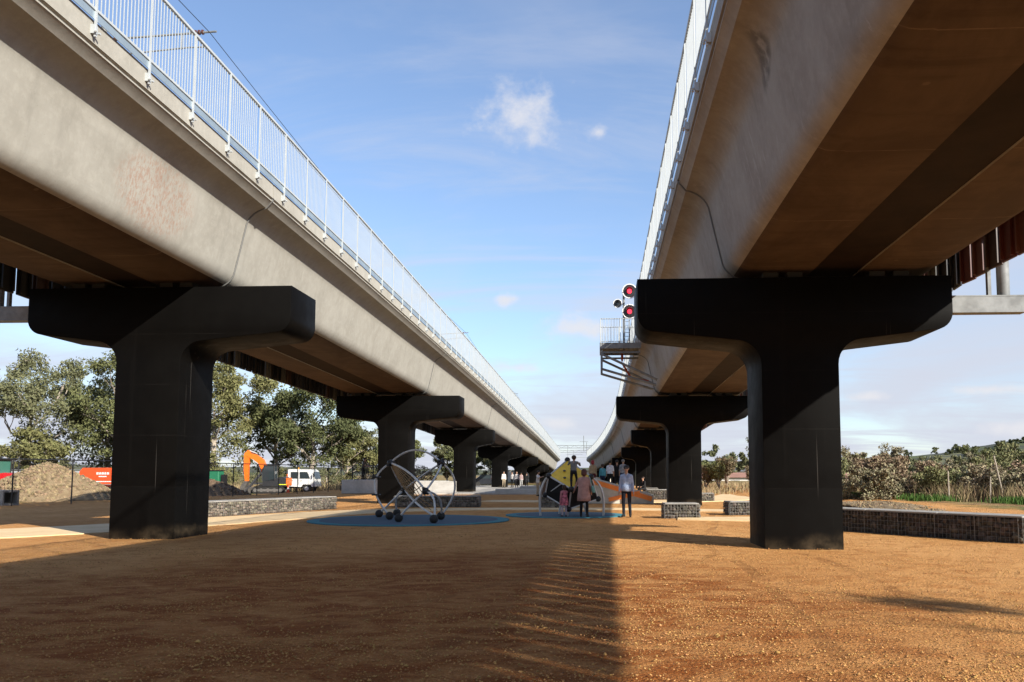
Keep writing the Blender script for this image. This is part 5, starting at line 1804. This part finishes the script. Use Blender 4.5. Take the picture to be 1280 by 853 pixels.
# excavator
t = empty("excavator", (-30.3, 75, gz(-30.3, 75)), R(4), "orange tracked excavator with raised boom beside the white truck", "excavator")
EXO = mat("orange excavator paint", (0.80, 0.16, 0.012), 0.35, 0.08, 2)
for y in (-.85, .85):
    b = MB()
    pr = []
    for k in range(9): a = R(90) + R(180) * k / 8; pr.append((-1.15 + .30 * math.cos(a), .33 + .30 * math.sin(a)))
    for k in range(9): a = R(-90) + R(180) * k / 8; pr.append((1.15 + .30 * math.cos(a), .33 + .30 * math.sin(a)))
    b.prism(pr, y - .2, y + .2); tr = b.build("track", RUBBER, t)
    b = MB(); b.box((0, y - .205, .33), (2.1, .02, .22)); 
    for x in (-1.15, -.6, 0, .6, 1.15): b.tube([(x, y - .23, .33), (x, y - .20, .33)], .17, 12)
    b.build("rollers", mat("grey track steel", (.14, .13, .12), .6), tr)
    b = MB()
    for k in range(16):
        b.box((-1.2 + k * .16, y, .645), (.06, .42, .05)); b.box((-1.2 + k * .16, y, .02), (.06, .42, .05))
    b.build("track_pads", RUBBER, tr)
b = MB(); b.box((0, 0, .55), (1.2, 1.2, .25)); b.build("undercarriage", BLKM, t)
b = MB(); b.prism([(-.55, .70), (-.55, 1.15), (.1, 1.25), (1.2, 1.55), (1.55, 1.35), (1.55, .70)], -.85, .85); b.build("house", mat("dark excavator body", (.03, .03, .032), .4), t)
b = MB(); b.box((1.25, -.87, .84), (.75, .02, .07)); b.build("yellow_stripe", mat("hi vis yellow", (.75, .8, .04), .5), t)
b = MB(); b.box((1.58, 0, 1.1), (.08, 1.5, .7)); b.build("counterweight", EXO, t)
b = MB(); b.prism([(-.6, 1.15), (-.65, 1.9), (-.45, 2.55), (.45, 2.55), (.55, 1.2)], -.85, -.05); cb = b.build("cab", GLASS, t)
b = MB()
for y in (-.86, -.04):
    b.tube([(-.6, y, 1.15), (-.65, y, 1.9), (-.45, y, 2.55), (.45, y, 2.55), (.55, y, 1.2)], .04, 6)
b.box((0, -.45, 2.58), (1.0, .86, .08)); b.build("cab_frame", BLKM, cb)
def beam(pts, ws, y0, y1):
    b = MB()
    up_, dn_ = [], []
    for i, p in enumerate(pts):
        a = Vector((*pts[min(i + 1, len(pts) - 1)],)) - Vector((*pts[max(i - 1, 0)],)); a.normalize()
        n = Vector((-a.y, a.x)) * ws[i] / 2
        up_.append((p[0] + n.x, p[1] + n.y)); dn_.append((p[0] - n.x, p[1] - n.y))
    b.prism(up_ + dn_[::-1], y0, y1)
    return b
beam([(-.55, .95), (-.75, 2.3), (-1.05, 2.95), (-1.6, 3.35), (-2.35, 3.62)], [.36, .50, .58, .52, .34], -.05, .35).build("boom", EXO, t)
beam([(-2.15, 3.95), (-2.35, 3.6), (-2.40, 2.2), (-2.32, 1.1)], [.26, .52, .42, .26], -.03, .33).build("stick", EXO, t)
b = MB(); b.tube([(-.85, .15, 1.4), (-1.35, .15, 2.75)], .06, 8); b.tube([(-1.45, .15, 3.68), (-2.15, .15, 3.95)], .055, 8); b.tube([(-2.6, .15, 3.3), (-2.7, .15, 1.7)], .05, 8); b.build("hydraulic_ram", STEEL, t, smooth=True)
b = MB(); b.prism([(-2.15, 1.15), (-2.45, 1.15), (-2.75, .75), (-2.85, .25), (-2.45, .02), (-2.0, .10), (-2.2, .3), (-2.35, .55)], -.25, .55); b.build("bucket", mat("worn bucket steel", (.10, .09, .08), .6, .3, 4), t)
b = MB(); b.prism([(-1.6, .05), (-1.75, .05), (-1.85, .35), (-1.7, .62), (-1.6, .55)], -1.0, 1.0); b.build("dozer_blade", mat("worn bucket steel", (.10, .09, .08), .6, .3, 4), t)

# white truck with a crew cab, facing right
t = empty("flatbed_truck", (-30.2, 79.5, gz(-30.2, 79.5)), R(2), "white crew cab truck parked behind the orange excavator", "truck")
WHP = mat("white truck paint", (0.74, 0.74, 0.72), 0.3, 0.04, 2)
b = MB()
b.prism([(.0, .62), (.0, 2.18), (.08, 2.26), (2.2, 2.24), (2.42, 2.10), (2.62, 1.30), (2.66, .62), (2.35, .55), (2.2, .80), (1.5, .80), (1.3, .55)], -.95, .95)
cb = b.build("cab", WHP, t)
for x0, x1 in ((.28, 1.0), (1.15, 1.98)):
    b = MB()
    z1 = 2.0
    pr = [(x0, 1.35), (x0, z1), (x1 - (.0 if x1 < 1.5 else .1), z1), (x1 + (0 if x1 < 1.5 else .18), 1.35)]
    b.prism(pr, -.962, -.945); b.build("side_window", GLASS, cb)
    b = MB(); b.box((x0 + .15, -.97, 1.15), (.14, .02, .04)); b.build("door_handle", BLKP, cb)
    b = MB()
    for q in ((x0 - .08, .75), (x1 + .03, .75)): b.box((q[0], -.952, 1.35), (.012, .01, 1.2))
    b.build("door_gap", BLKP, cb)
b = MB(); b.quadpanel([(2.47, -.85, 2.02), (2.47, .85, 2.02), (2.645, .85, 1.34), (2.645, -.85, 1.34)], .02); b.build("windscreen", GLASS, cb)
b = MB(); b.box((2.68, 0, .72), (.10, 1.9, .24)); b.build("bumper", WHP, cb)
for y in (-.7, .7):
    b = MB(); b.bbox((2.675, y, .98), (.05, .34, .18), .02); b.build("headlight", mat("headlight glass", (.7, .72, .72), .15), cb)
b = MB(); b.tube([(2.4, -1.0, 1.9), (2.55, -1.2, 1.85)], .015, 6); b.bbox((2.56, -1.22, 1.68), (.06, .16, .36), .02); b.build("wing_mirror", BLKP, cb)
b = MB(); b.tube([(.7, 0, 2.24), (.7, 0, 2.42)], .07, 10); b.build("beacon", mat("amber beacon", (.8, .3, .02), .3), cb)
b = MB(); b.box((-.5, 0, .52), (6.0, .8, .18)); b.build("chassis", BLKM, t)
b = MB(); b.box((-1.85, 0, .88), (3.4, 2.0, .14)); b.box((-.10, 0, 1.5), (.06, 1.9, 1.3)); b.build("flat_tray", mat("dark tray steel", (.05, .05, .052), .5), t)
b = MB(); b.box((-.06, -.9, 1.2), (.08, .14, 1.2)); b.build("orange_marker", EXO, t)
b = MB(); b.box((-.75, -1.01, .82), (1.1, .02, .07)); b.build("yellow_stripe", mat("hi vis yellow", (.75, .8, .04), .5), t)
for x in (1.85, -2.6):
    for y in (-.82, .82):
        b = MB(); b.tube([(x, y - .13, .40), (x, y + .13, .40)], .40, 22); w = b.build("wheel", RUBBER, t, smooth=True)
        b = MB(); b.tube([(x, y - .14, .40), (x, y + .14, .40)], .2, 14); b.build("rim", WHP, w)
# loading ramps leaning beside the excavator
t = empty("loading_ramp", (-32.05, 74.0, gz(-32, 74)), R(5), "dark steel loading ramp leaning in front of the excavator", "loading ramp")
b = MB()
M = Euler((0, R(-50), 0)).to_matrix()
for y in (-.2, .2):
    b.box(M @ Vector((1.15, y, 0)) + Vector((-.4, 0, .05)), (2.3, .07, .14), M)
b.build("side_rail", mat("dark steel", (.05, .05, .055), .5), t)
for k in range(9):
    b = MB(); b.box(M @ Vector((.15 + k * .25, 0, 0)) + Vector((-.4, 0, .05)), (.08, .36, .05), M); b.build("rung", mat("dark steel", (.05, .05, .055), .5), t)
# traffic cone
t = empty("traffic_cone", (-28.6, 74.6, gz(-28.6, 74.6)), 0, "orange traffic cone with white band beside the truck", "traffic cone")
b = MB(); b.tube([(0, 0, .03), (0, 0, .7)], [.17, .035], 16); b.build("cone", ORG, t, smooth=True)
b = MB(); b.tube([(0, 0, .38), (0, 0, .52)], [.105, .08], 16); b.build("reflective_band", mat("white paint", (.75, .75, .73), .5), t, smooth=True)
b = MB(); b.bbox((0, 0, .02), (.42, .42, .04), .01); b.build("base", RUBBER, t)
# green bin and dark post behind the topsoil
t = empty("green_tank", (-31.6, 66.5, gz(-31.6, 66.5)), 0, "green portable tank just right of the nearest left pier", "tank")
b = MB(); b.bbox((0, 0, 1.05), (1.0, 1.0, 2.0), .06); b.build("shell", mat("green plastic", (.02, .16, .08), .45), t)
b = MB(); b.box((0, 0, 2.08), (1.06, 1.06, .08)); b.build("lid", BLKP, t)
b = MB(); b.box((.75, 0, .9), (.3, .5, 1.7)); b.build("pump_box", BLKP, t)
# parked dark car seen under the third left pier
t = empty("parked_car", (-13.6, 100, 0.0), R(10), "dark parked car glimpsed past the third left pier", "car")
b = MB(); b.prism([(-2.1, .35), (-2.15, .8), (-1.5, .95), (-.9, 1.42), (.7, 1.42), (1.3, .95), (2.1, .8), (2.15, .35)], -.85, .85); b.build("body", mat("dark car paint", (.02, .022, .028), .25), t)
b = MB(); b.prism([(-1.25, .98), (-.82, 1.36), (.62, 1.36), (1.1, .98)], -.86, -.84); b.build("side_window", GLASS, t)
for x in (-1.3, 1.3):
    for y in (-.75, .75):
        b = MB(); b.tube([(x, y - .12, .32), (x, y + .12, .32)], .32, 18); b.build("wheel", RUBBER, t, smooth=True)

# ================================================================== VEGETATION
def leaf_soup(centers, radii, per, size, asp, r, droop=0.4, flat=0.75):
    """leaf quads clustered round points"""
    centers = np.asarray(centers, float); radii = np.asarray(radii, float)
    n = len(centers) * per
    c = np.repeat(centers, per, 0); rad = np.repeat(radii, per)
    d = r.normal(size=(n, 3)); d /= np.linalg.norm(d, axis=1)[:, None]
    p = c + d * (rad * r.random(n) ** 0.45)[:, None] * np.array([1, 1, flat])
    a = r.normal(size=(n, 3)); a[:, 2] -= droop; a /= np.linalg.norm(a, axis=1)[:, None]
    bvec = np.cross(a, r.normal(size=(n, 3))); bvec /= np.linalg.norm(bvec, axis=1)[:, None]
    L = size * (0.6 + 0.8 * r.random(n))[:, None]; Wd = L * asp
    v = np.stack([p - a * L / 2, p + bvec * Wd / 2, p + a * L / 2, p - bvec * Wd / 2], 1).reshape(-1, 3)
    return v, np.arange(n * 4).reshape(-1, 4)


def tree(label, x, y, h, cw, seed, leafcol, name="gum_tree", crown_base=0.28, clusters=85, per=95, leaf=0.40, group=None, lean=(0, 0), cat="tree", cl=1.0, asp=0.38, limbs=7, fill=0.7):
    r = random.Random(seed); nr = np.random.default_rng(seed)
    z0 = gz(x, y)
    t = empty(name, (x, y, z0 - 0.05), 0, label, cat, group)
    b = MB()
    tr = h * 0.022
    tips = []
    top = Vector((lean[0] * h, lean[1] * h, h * 0.62))
    trunk = [Vector((0, 0, 0)), Vector((lean[0] * h * .2 + r.uniform(-.2, .2), r.uniform(-.2, .2), h * .18)), Vector((lean[0] * h * .5 + r.uniform(-.3, .3), r.uniform(-.3, .3), h * .38)), top]
    b.tube(trunk, [tr * 1.2, tr, tr * .75, tr * .35], 9)
    def grow(p, d, L, rad, depth):
        q = p
        pts, rs = [p], [rad]
        for k in range(3):
            d = (d + Vector((r.uniform(-.3, .3), r.uniform(-.3, .3), r.uniform(-.12, .28)))).normalized()
            q = q + d * L / 3
            pts.append(q); rs.append(rad * (1 - .2 * (k + 1)))
        b.tube(pts, rs, 6, caps=False)
        if depth == 0:
            tips.append(q); tips.append(pts[2])
            return
        for k in range(3):
            dd = (d + Vector((r.uniform(-.9, .9), r.uniform(-.9, .9), r.uniform(-.35, .55)))).normalized()
            grow(pts[r.choice((2, 3, 3))], dd, L * r.uniform(.55, .75), rad * .45, depth - 1)
    for i in range(limbs):
        u = r.uniform(.35, 1.0)
        idx = u * 3
        k = min(2, int(idx))
        p = trunk[k].lerp(trunk[k + 1], idx - k)
        a = 2 * math.pi * i / limbs + r.uniform(-.4, .4)
        out = cw * .5
        d = Vector((math.cos(a) * out, math.sin(a) * out, h * r.uniform(.12, .42) )).normalized()
        grow(p, d, cw * r.uniform(.26, .40), tr * .45, 2)
    b.build("trunk", BARK, t, smooth=True)
    # keep tips in an uneven crown
    pts = []
    for p in tips:
        if p.z < h * crown_base: continue
        pts.append(p)
    r.shuffle(pts)
    pts = pts[:clusters]
    while len(pts) < int(clusters * (1.0 + fill)):
        a = r.uniform(0, 6.283); u = math.sqrt(r.random()); v = r.random()
        pts.append(Vector((lean[0] * h * v + math.cos(a) * u * cw * .5 * math.sin(math.pi * (.18 + .74 * v)), math.sin(a) * u * cw * .5 * math.sin(math.pi * (.18 + .74 * v)), h * (crown_base + (1 - crown_base) * v * .97))))
    rad = [cl * h * r.uniform(.05, .10) for _ in pts]
    v, q = leaf_soup([tuple(p) for p in pts], rad, per, leaf, asp, nr)
    obj("crown", fast_mesh("crown", v, q, leafcol), t)
    return t


def leafmat(name, c, var=0.24):
    m = mat(name, c, 0.75, island=var, spec=0.1)
    return m


G1 = leafmat("olive gum leaf", (0.120, 0.128, 0.055))
G2 = leafmat("grey green gum leaf", (0.135, 0.138, 0.072))
G3 = leafmat("deep green gum leaf", (0.085, 0.095, 0.042))
G4 = leafmat("yellow olive leaf", (0.148, 0.145, 0.060))
G5 = leafmat("dry brown leaf", (0.155, 0.120, 0.072), 0.45)

TG = "gum trees beyond the works yard"
tree("tall airy grey-green gum tree at the left edge of the photo", -68, 95, 15.4, 13, 21, G2, crown_base=.12, clusters=130, per=90, cl=.95, group=TG)
tree("grey-green gum tree just left of the nearest left pier's gum", -62, 101, 13.6, 9, 22, G2, crown_base=.2, clusters=90, per=80, group=TG)
tree("tall gum tree immediately left of the nearest left pier", -57.2, 95, 16.2, 9.5, 23, G1, crown_base=.25, clusters=105, per=100, group=TG)
tree("small round olive tree under the big gums left of the pier", -64.5, 90, 6.8, 7, 24, G4, crown_base=.1, clusters=60, per=90, cl=1.5, group=TG)
tree("tall pale gum tree directly right of the nearest left pier", -46.5, 97, 15.4, 11, 25, G4, crown_base=.1, clusters=120, per=100, group=TG)
tree("bushy gum tree in the middle behind the excavator", -41.5, 104, 12.4, 9.5, 26, G1, crown_base=.12, clusters=100, per=100, group=TG)
tree("big dark green gum tree behind the white truck", -35.5, 100, 13.6, 11.5, 27, G3, crown_base=.22, clusters=130, per=105, group=TG)
tree("low olive tree right of the big dark green gum", -36.5, 118, 7.5, 8, 28, G4, crown_base=.1, clusters=60, per=90, cl=1.4, group=TG)
tree("round gum tree left of the second left pier", -40.2, 140, 9.5, 10.5, 29, G2, crown_base=.15, clusters=90, per=90, cl=1.15, group=TG)
tree("gum tree touching the left edge of the second left pier", -33.6, 135, 9.2, 7.5, 30, G1, crown_base=.15, clusters=80, per=90, cl=1.15, group=TG)
tree("gum tree between the second and third left piers", -26.0, 140, 7.2, 6.5, 31, G2, crown_base=.15, clusters=60, per=90, cl=1.2, group=TG)
tree("fuller gum tree left of the third left pier", -23.0, 138, 6.9, 5.5, 32, G1, crown_base=.15, clusters=60, per=90, cl=1.2, group=TG)
tree("gum tree between the third and fourth left piers", -20.2, 150, 6.2, 6.5, 33, G2, crown_base=.12, clusters=60, per=80, cl=1.2, group=TG)
tree("gum tree right of the camera whose shade dapples the gravel", 18.7, -2.2, 11.0, 8.0, 41, G2, crown_base=.5, clusters=20, per=50, cl=.7, fill=0.0, leaf=0.3)
# scrub along the back of the yard
r = random.Random(5)
for i in range(17):
    x = -74 + i * 3.35 + r.uniform(-.8, .8); y = 88 + r.uniform(-2, 6) + (i > 9) * 4
    nr = np.random.default_rng(100 + i)
    w, hh = r.uniform(3.4, 4.8), r.uniform(1.8, 3.4)
    sc = r.choice((0, 0, 1, 2))
    t = empty("scrub_bush", (x, y, gz(x, y)), 0, ("dry brown", "grey-green", "yellow olive")[sc] + " scrub bush at the back of the works yard", "bush", "scrub bushes behind the yard")
    b = MB()
    for k in range(7):
        a = r.uniform(0, 6.28); b.tube([(0, 0, 0), (math.cos(a) * w * .2, math.sin(a) * w * .2, hh * .5), (math.cos(a) * w * .4, math.sin(a) * w * .4, hh * .85)], [.05, .035, .012], 5)
    b.build("stems", BARK, t)
    pts = [(math.cos(a) * u * w * .5, math.sin(a) * u * w * .5, hh * v * (1 - .35 * u)) for a, u, v in [(r.uniform(0, 6.28), math.sqrt(r.random()), r.uniform(.1, 1)) for _ in range(60)]]
    v, q = leaf_soup(pts, [r.uniform(.3, .6) for _ in pts], 46, .2, .4, nr, droop=.1)
    obj("foliage", fast_mesh("foliage", v, q, (G5, G2, G4)[sc]), t)

# shrub bank on the right
SHC = [leafmat("grey olive shrub leaf", (0.215, 0.19, 0.118), .5), leafmat("rusty shrub leaf", (0.235, 0.175, 0.115), .5), leafmat("green shrub leaf", (0.17, 0.17, 0.078), .5), leafmat("sandy shrub leaf", (0.28, 0.23, 0.15), .5)]
r = random.Random(9)


def shrub(label, x, y, hh, w, seed, m, group, per=110, n=95, leaf=.125, name="shrub", cat="shrub"):
    r = random.Random(seed); nr = np.random.default_rng(seed)
    t = empty(name, (x, y, gz(x, y) - 0.03), 0, label, cat, group)
    b = MB()
    tips = []
    for k in range(12):
        a = r.uniform(0, 6.28); o = r.uniform(.1, .5) * w
        p = [Vector((0, 0, 0)), Vector((math.cos(a) * o * .4, math.sin(a) * o * .4, hh * r.uniform(.35, .5))), Vector((math.cos(a) * o, math.sin(a) * o, hh * r.uniform(.75, 1.0)))]
        b.tube(p, [.035, .024, .008], 5); tips += [p[1].lerp(p[2], u) for u in (.1, .4, .7, 1.0)]
    b.build("stems", BARK, t)
    pts = [tuple(q) for q in tips]
    while len(pts) < n:
        a = r.uniform(0, 6.28); u = math.sqrt(r.random()); v = r.random()
        pts.append((math.cos(a) * u * w * .5, math.sin(a) * u * w * .5, hh * (.05 + .85 * v * (1 - .3 * u))))
    v, q = leaf_soup(pts, [r.uniform(.18, .42) for _ in pts], per, leaf, .5, nr, droop=.1)
    obj("foliage", fast_mesh("foliage", v, q, m), t)


SG = "weedy shrubs of the right bank"
FRONT = [(13.0, 40.5, 2.5), (14.6, 41.5, 2.9), (16.0, 40.0, 2.6), (17.4, 38.6, 2.3), (18.6, 37.0, 2.2), (19.9, 38.5, 2.7), (21.2, 36.6, 2.5), (22.4, 37.8, 2.9), (24.0, 36.2, 2.6), (17.0, 44.5, 3.0), (20.0, 43.0, 2.9), (22.8, 42.0, 3.2), (25.2, 41.2, 3.0), (14.9, 46.5, 3.5), (13.2, 49.0, 3.2), (27.5, 40.0, 3.1), (11.9, 44.0, 2.4)]
for i, (x, y, hh) in enumerate(FRONT):
    shrub("%s weed shrub in the front of the right bank" % ("leafy grey-olive", "rusty brown leafed", "leafy mid green", "pale sandy leafed")[i % 4], x + r.uniform(-.3, .3), y + r.uniform(-.4, .4), hh * r.uniform(.56, .72), r.uniform(2.0, 2.8), 200 + i, SHC[i % 4], SG)
BG = "taller bushes at the back of the right bank"
for i, (x, y, hh, m, lab) in enumerate([(16.8, 52, 2.9, SHC[0], "tall green bush beside the nearest right pier at the back of the bank"), (22.0, 60, 2.4, G2, "dark olive bush in the middle of the right bank"),
                                   (27.5, 62, 2.7, SHC[0], "dark green bush left of the tallest bush of the right bank"), (24.2, 48.5, 3.0, SHC[2], "tallest yellow-green bush of the right bank"),
                                   (30.5, 55, 2.8, SHC[0], "dark rounded bush near the right edge of the photo"), (33.5, 58, 2.9, G2, "olive rounded bush at the right edge of the photo")]):
    shrub(lab, x, y, hh, 4.2, 300 + i, m, BG, per=130, n=80, leaf=.14)

# young saplings seen left of the nearest right pier
SL = "saplings left of the right pier"
for i, (x, y, hh, m, lab) in enumerate([(13.6, 72, 4.2, G2, "thin pale sapling just left of the nearest right pier"), (12.0, 80, 2.8, G5, "brown leafed sapling beyond the gabion seats"), (10.6, 75, 2.4, G4, "low yellow green shrub by the far path"),
                                   (9.4, 76, 2.2, G5, "low brown shrub by the second right pier"), (12.4, 68, 2.0, G5, "low rusty shrub below the thin sapling"), (8.2, 82, 2.0, G4, "low straw shrub nearest the second right pier")]):
    shrub(lab, x, y, hh, 2.6 if hh < 4 else 1.8, 400 + i, m, SL, per=60, n=46, leaf=.16)

# far trees on the plain and on the hill
FT = "far trees on the plain and hill"
farpts = [(24, 190, 4.4, 8), (30, 196, 5.4, 8), (36, 200, 4.8, 9), (19, 205, 5, 8), (44, 210, 5, 10), (60, 240, 5, 9), (75, 250, 6, 10), (90, 260, 6.5, 11), (104, 250, 6, 10), (118, 262, 7.5, 12), (130, 250, 6.5, 11), (140, 245, 7.5, 12)]
for i, (x, y, hh, w) in enumerate(farpts):
    tree("%s tree in the far row on the plain to the right" % ("olive", "grey-green", "grey-green")[i % 3], x, y, hh, w, 500 + i, (G1, G2, G2)[i % 3], name="far_tree", clusters=40, per=50, leaf=.8, cl=1.7, crown_base=.12, group=FT, limbs=4)
r = random.Random(31)
def hill_z(x, y):
    prof = [(0, 5), (0.12, 9), (0.2, 10.5), (0.27, 16), (0.4, 27), (0.55, 41), (0.8, 50), (1, 30)]
    u = (y - 640) / 260; tt = (x - 120) / 640
    h = lerp_table(prof, tt)
    return -2 + (h + 2) * math.sin(u * math.pi / 2) ** 0.8
tl = tree("lone small tree on the skyline of the far hill", 308, 850, 8, 8, 560, G3, name="far_tree", clusters=24, per=36, leaf=1.3, cl=1.8, crown_base=.1, limbs=3)
tl.location.z = hill_z(308, 850) - 1.0
for i in range(42):
    x = r.uniform(330, 520); y = 640 + r.uniform(.35, .95) * 260
    o = tree("tree of the scattered wood on the far hill", x, y, r.uniform(5, 8), r.uniform(7, 10), 600 + i % 6, (G3, G1, G2)[i % 3], name="hill_tree", clusters=20, per=26, leaf=1.8, cl=1.9, crown_base=.08, group="wood on the far hill", limbs=3)
    o.location.z = hill_z(x, y) - 1.5

# grass
def blades(n, sample, hmin, hmax, m, name, label, seed, width=.012, lean=.35):
    r = np.random.default_rng(seed)
    xy = np.array([sample(r) for _ in range(n)])
    z = np.array([gz(a, c) for a, c in xy])
    h = r.uniform(hmin, hmax, n)
    a = r.uniform(0, 6.283, n); l = r.uniform(.05, lean, n) * h
    w = width * r.uniform(.7, 1.4, n); pa = r.uniform(0, 6.283, n)
    base = np.stack([xy[:, 0], xy[:, 1], z - .02], 1)
    side = np.stack([np.cos(pa) * w, np.sin(pa) * w, np.zeros(n)], 1)
    mid = base + np.stack([np.cos(a) * l * .35, np.sin(a) * l * .35, h * .6], 1)
    tip = base + np.stack([np.cos(a) * l, np.sin(a) * l, h], 1)
    v = np.stack([base - side, base + side, mid + side * .8, mid - side * .8, tip + side * .15, tip - side * .15], 1).reshape(-1, 3)
    q = (np.arange(n)[:, None, None] * 6 + np.array([(0, 1, 2, 3), (3, 2, 4, 5)])[None]).reshape(-1, 4)
    o = obj(name, fast_mesh(name, v, q, m))
    tag(o, label, "grass", kind="stuff")


def along(pts, spread):
    def f(r):
        k = r.integers(0, len(pts) - 1); u = r.random()
        a, c = pts[k], pts[k + 1]
        return (a[0] + (c[0] - a[0]) * u + r.normal() * spread[0], a[1] + (c[1] - a[1]) * u + r.normal() * spread[1])
    return f


STRAW = leafmat("dry straw", (0.27, 0.205, 0.115), .5)
GREENG = leafmat("fresh green grass", (0.07, 0.13, 0.03), .4)
EDGE = [(12.2, 43), (13.6, 39.6), (14.8, 36.0), (16.0, 33.6), (17.2, 31.6), (18.6, 29.5), (20.5, 27)]
CL = []
rr_ = random.Random(4)
for k in range(60):
    a, c = EDGE[rr_.randrange(0, 6)], None
    u = rr_.random(); i_ = rr_.randrange(0, len(EDGE) - 1)
    CL.append((EDGE[i_][0] + (EDGE[i_ + 1][0] - EDGE[i_][0]) * u + rr_.uniform(-.1, 1.2), EDGE[i_][1] + (EDGE[i_ + 1][1] - EDGE[i_][1]) * u + rr_.uniform(-.1, 1.2)))
CL2 = [(x + rr_.uniform(.3, 2.6), y + rr_.uniform(.2, 2.6)) for x, y in CL for _ in range(2)]
def clump2(r):
    c = CL2[r.integers(0, len(CL2))]
    return (c[0] + r.normal() * .33, c[1] + r.normal() * .33)
def clump(r):
    c = CL[r.integers(0, len(CL))]
    return (c[0] + r.normal() * .3, c[1] + r.normal() * .3)
blades(10000, clump2, .25, .95, STRAW, "dry_grass", "tall dry straw grass in front of the right shrub bank", 1, .007, .7)
CL = CL[::3]
blades(5000, clump, .12, .38, GREENG, "green_grass", "fresh green grass tufts along the foot of the right bank", 2, .012)
blades(16000, lambda r: (r.uniform(-60, -24), r.uniform(80, 100)), .3, .9, STRAW, "yard_grass", "dry grass at the back of the works yard", 3, .02)
blades(7000, lambda r: (r.uniform(7.5, 22), r.uniform(62, 95)), .15, .5, STRAW, "meadow_grass", "dry grass of the field beyond the right viaduct", 4, .018)

# leaning stakes in the bank
for i, (x, y, h, lx, lab) in enumerate(((15.2, 37.2, 1.35, 0.0, "upright pale timber stake in the dry grass of the right bank"), (16.4, 36.0, 1.1, .05, "short dark stake left of the leaning stake in the grass"), (17.2, 36.4, 2.0, -.38, "long pale stake leaning left in the right bank"))):
    t = empty("garden_stake", (x, y, gz(x, y) - .05), 0, lab, "stake")
    b = MB(); b.tube([(0, 0, 0), (lx, 0, h)], [.03, .026], 6); b.build("shaft", mat("weathered stake timber", (.36, .31, .25), .85, .2, 6), t)
    b = MB(); b.tube([(lx, 0, h), (lx, 0, h + .05)], [.026, .006], 6); b.build("tip", mat("weathered stake timber", (.36, .31, .25), .85, .2, 6), t)

# ================================================================== FAR BUILDINGS
WALLW = mat("pale house wall", (.58, .55, .50), .8, .08, .5)
ROOFT = mat("terracotta roof", (.22, .085, .05), .8, .2, .8)
ROOFG = mat("grey roof", (.13, .135, .15), .7, .2, .8)


def house(name, label, x, y, w, d, h, rh, roof, nwin, rz=0.0, group=None, wall=WALLW, base=0.0):
    t = empty(name, (x, y, base), rz, label, "house" if "house" in name else "building", group)
    b = MB(); b.box((0, 0, h / 2), (w, d, h)); b.build("wall", wall, t)
    b = MB(); b.add([(-w / 2 - .5, -d / 2 - .5, h), (w / 2 + .5, -d / 2 - .5, h), (w / 2 + .5, d / 2 + .5, h), (-w / 2 - .5, d / 2 + .5, h), (-w / 2 + d * .4, 0, h + rh), (w / 2 - d * .4, 0, h + rh)],
                    [(0, 1, 5, 4), (1, 2, 5), (2, 3, 4, 5), (3, 0, 4), (3, 2, 1, 0)])
    b.build("roof", roof, t)
    for i in range(nwin):
        wx = -w / 2 + w * (i + .5) / nwin
        b = MB(); b.box((wx, -d / 2 - .01, h * .55), (min(1.6, w / nwin * .5), .06, h * .36)); wi = b.build("window", GLASS, t)
        b = MB(); b.box((wx, -d / 2 - .05, h * .36), (min(1.8, w / nwin * .6), .12, .1)); b.build("sill", WALLW, wi)


house("long_shed", "long low white building with reddish roof beyond the right viaduct", 36, 158, 46, 10, 2.0, 0.9, mat("reddish shed roof", (.30, .15, .10), .7, .15, .5), 14, base=-1.1)
hx = random.Random(77)
labs = ["terracotta roofed house left of the far estate behind the right pier gap", "grey roofed house second in the far estate", "grey roofed house in the middle of the far estate", "terracotta roofed house right of the middle of the far estate", "grey roofed house at the right end of the far estate"]
for i in range(5):
    house("far_house", labs[i], 33 + i * 12.5, 262 + (i % 2) * 9, 11, 8, 2.4, 1.6, ROOFT if i in (0, 3) else ROOFG, 3, hx.uniform(-.2, .2), "houses of the far estate")
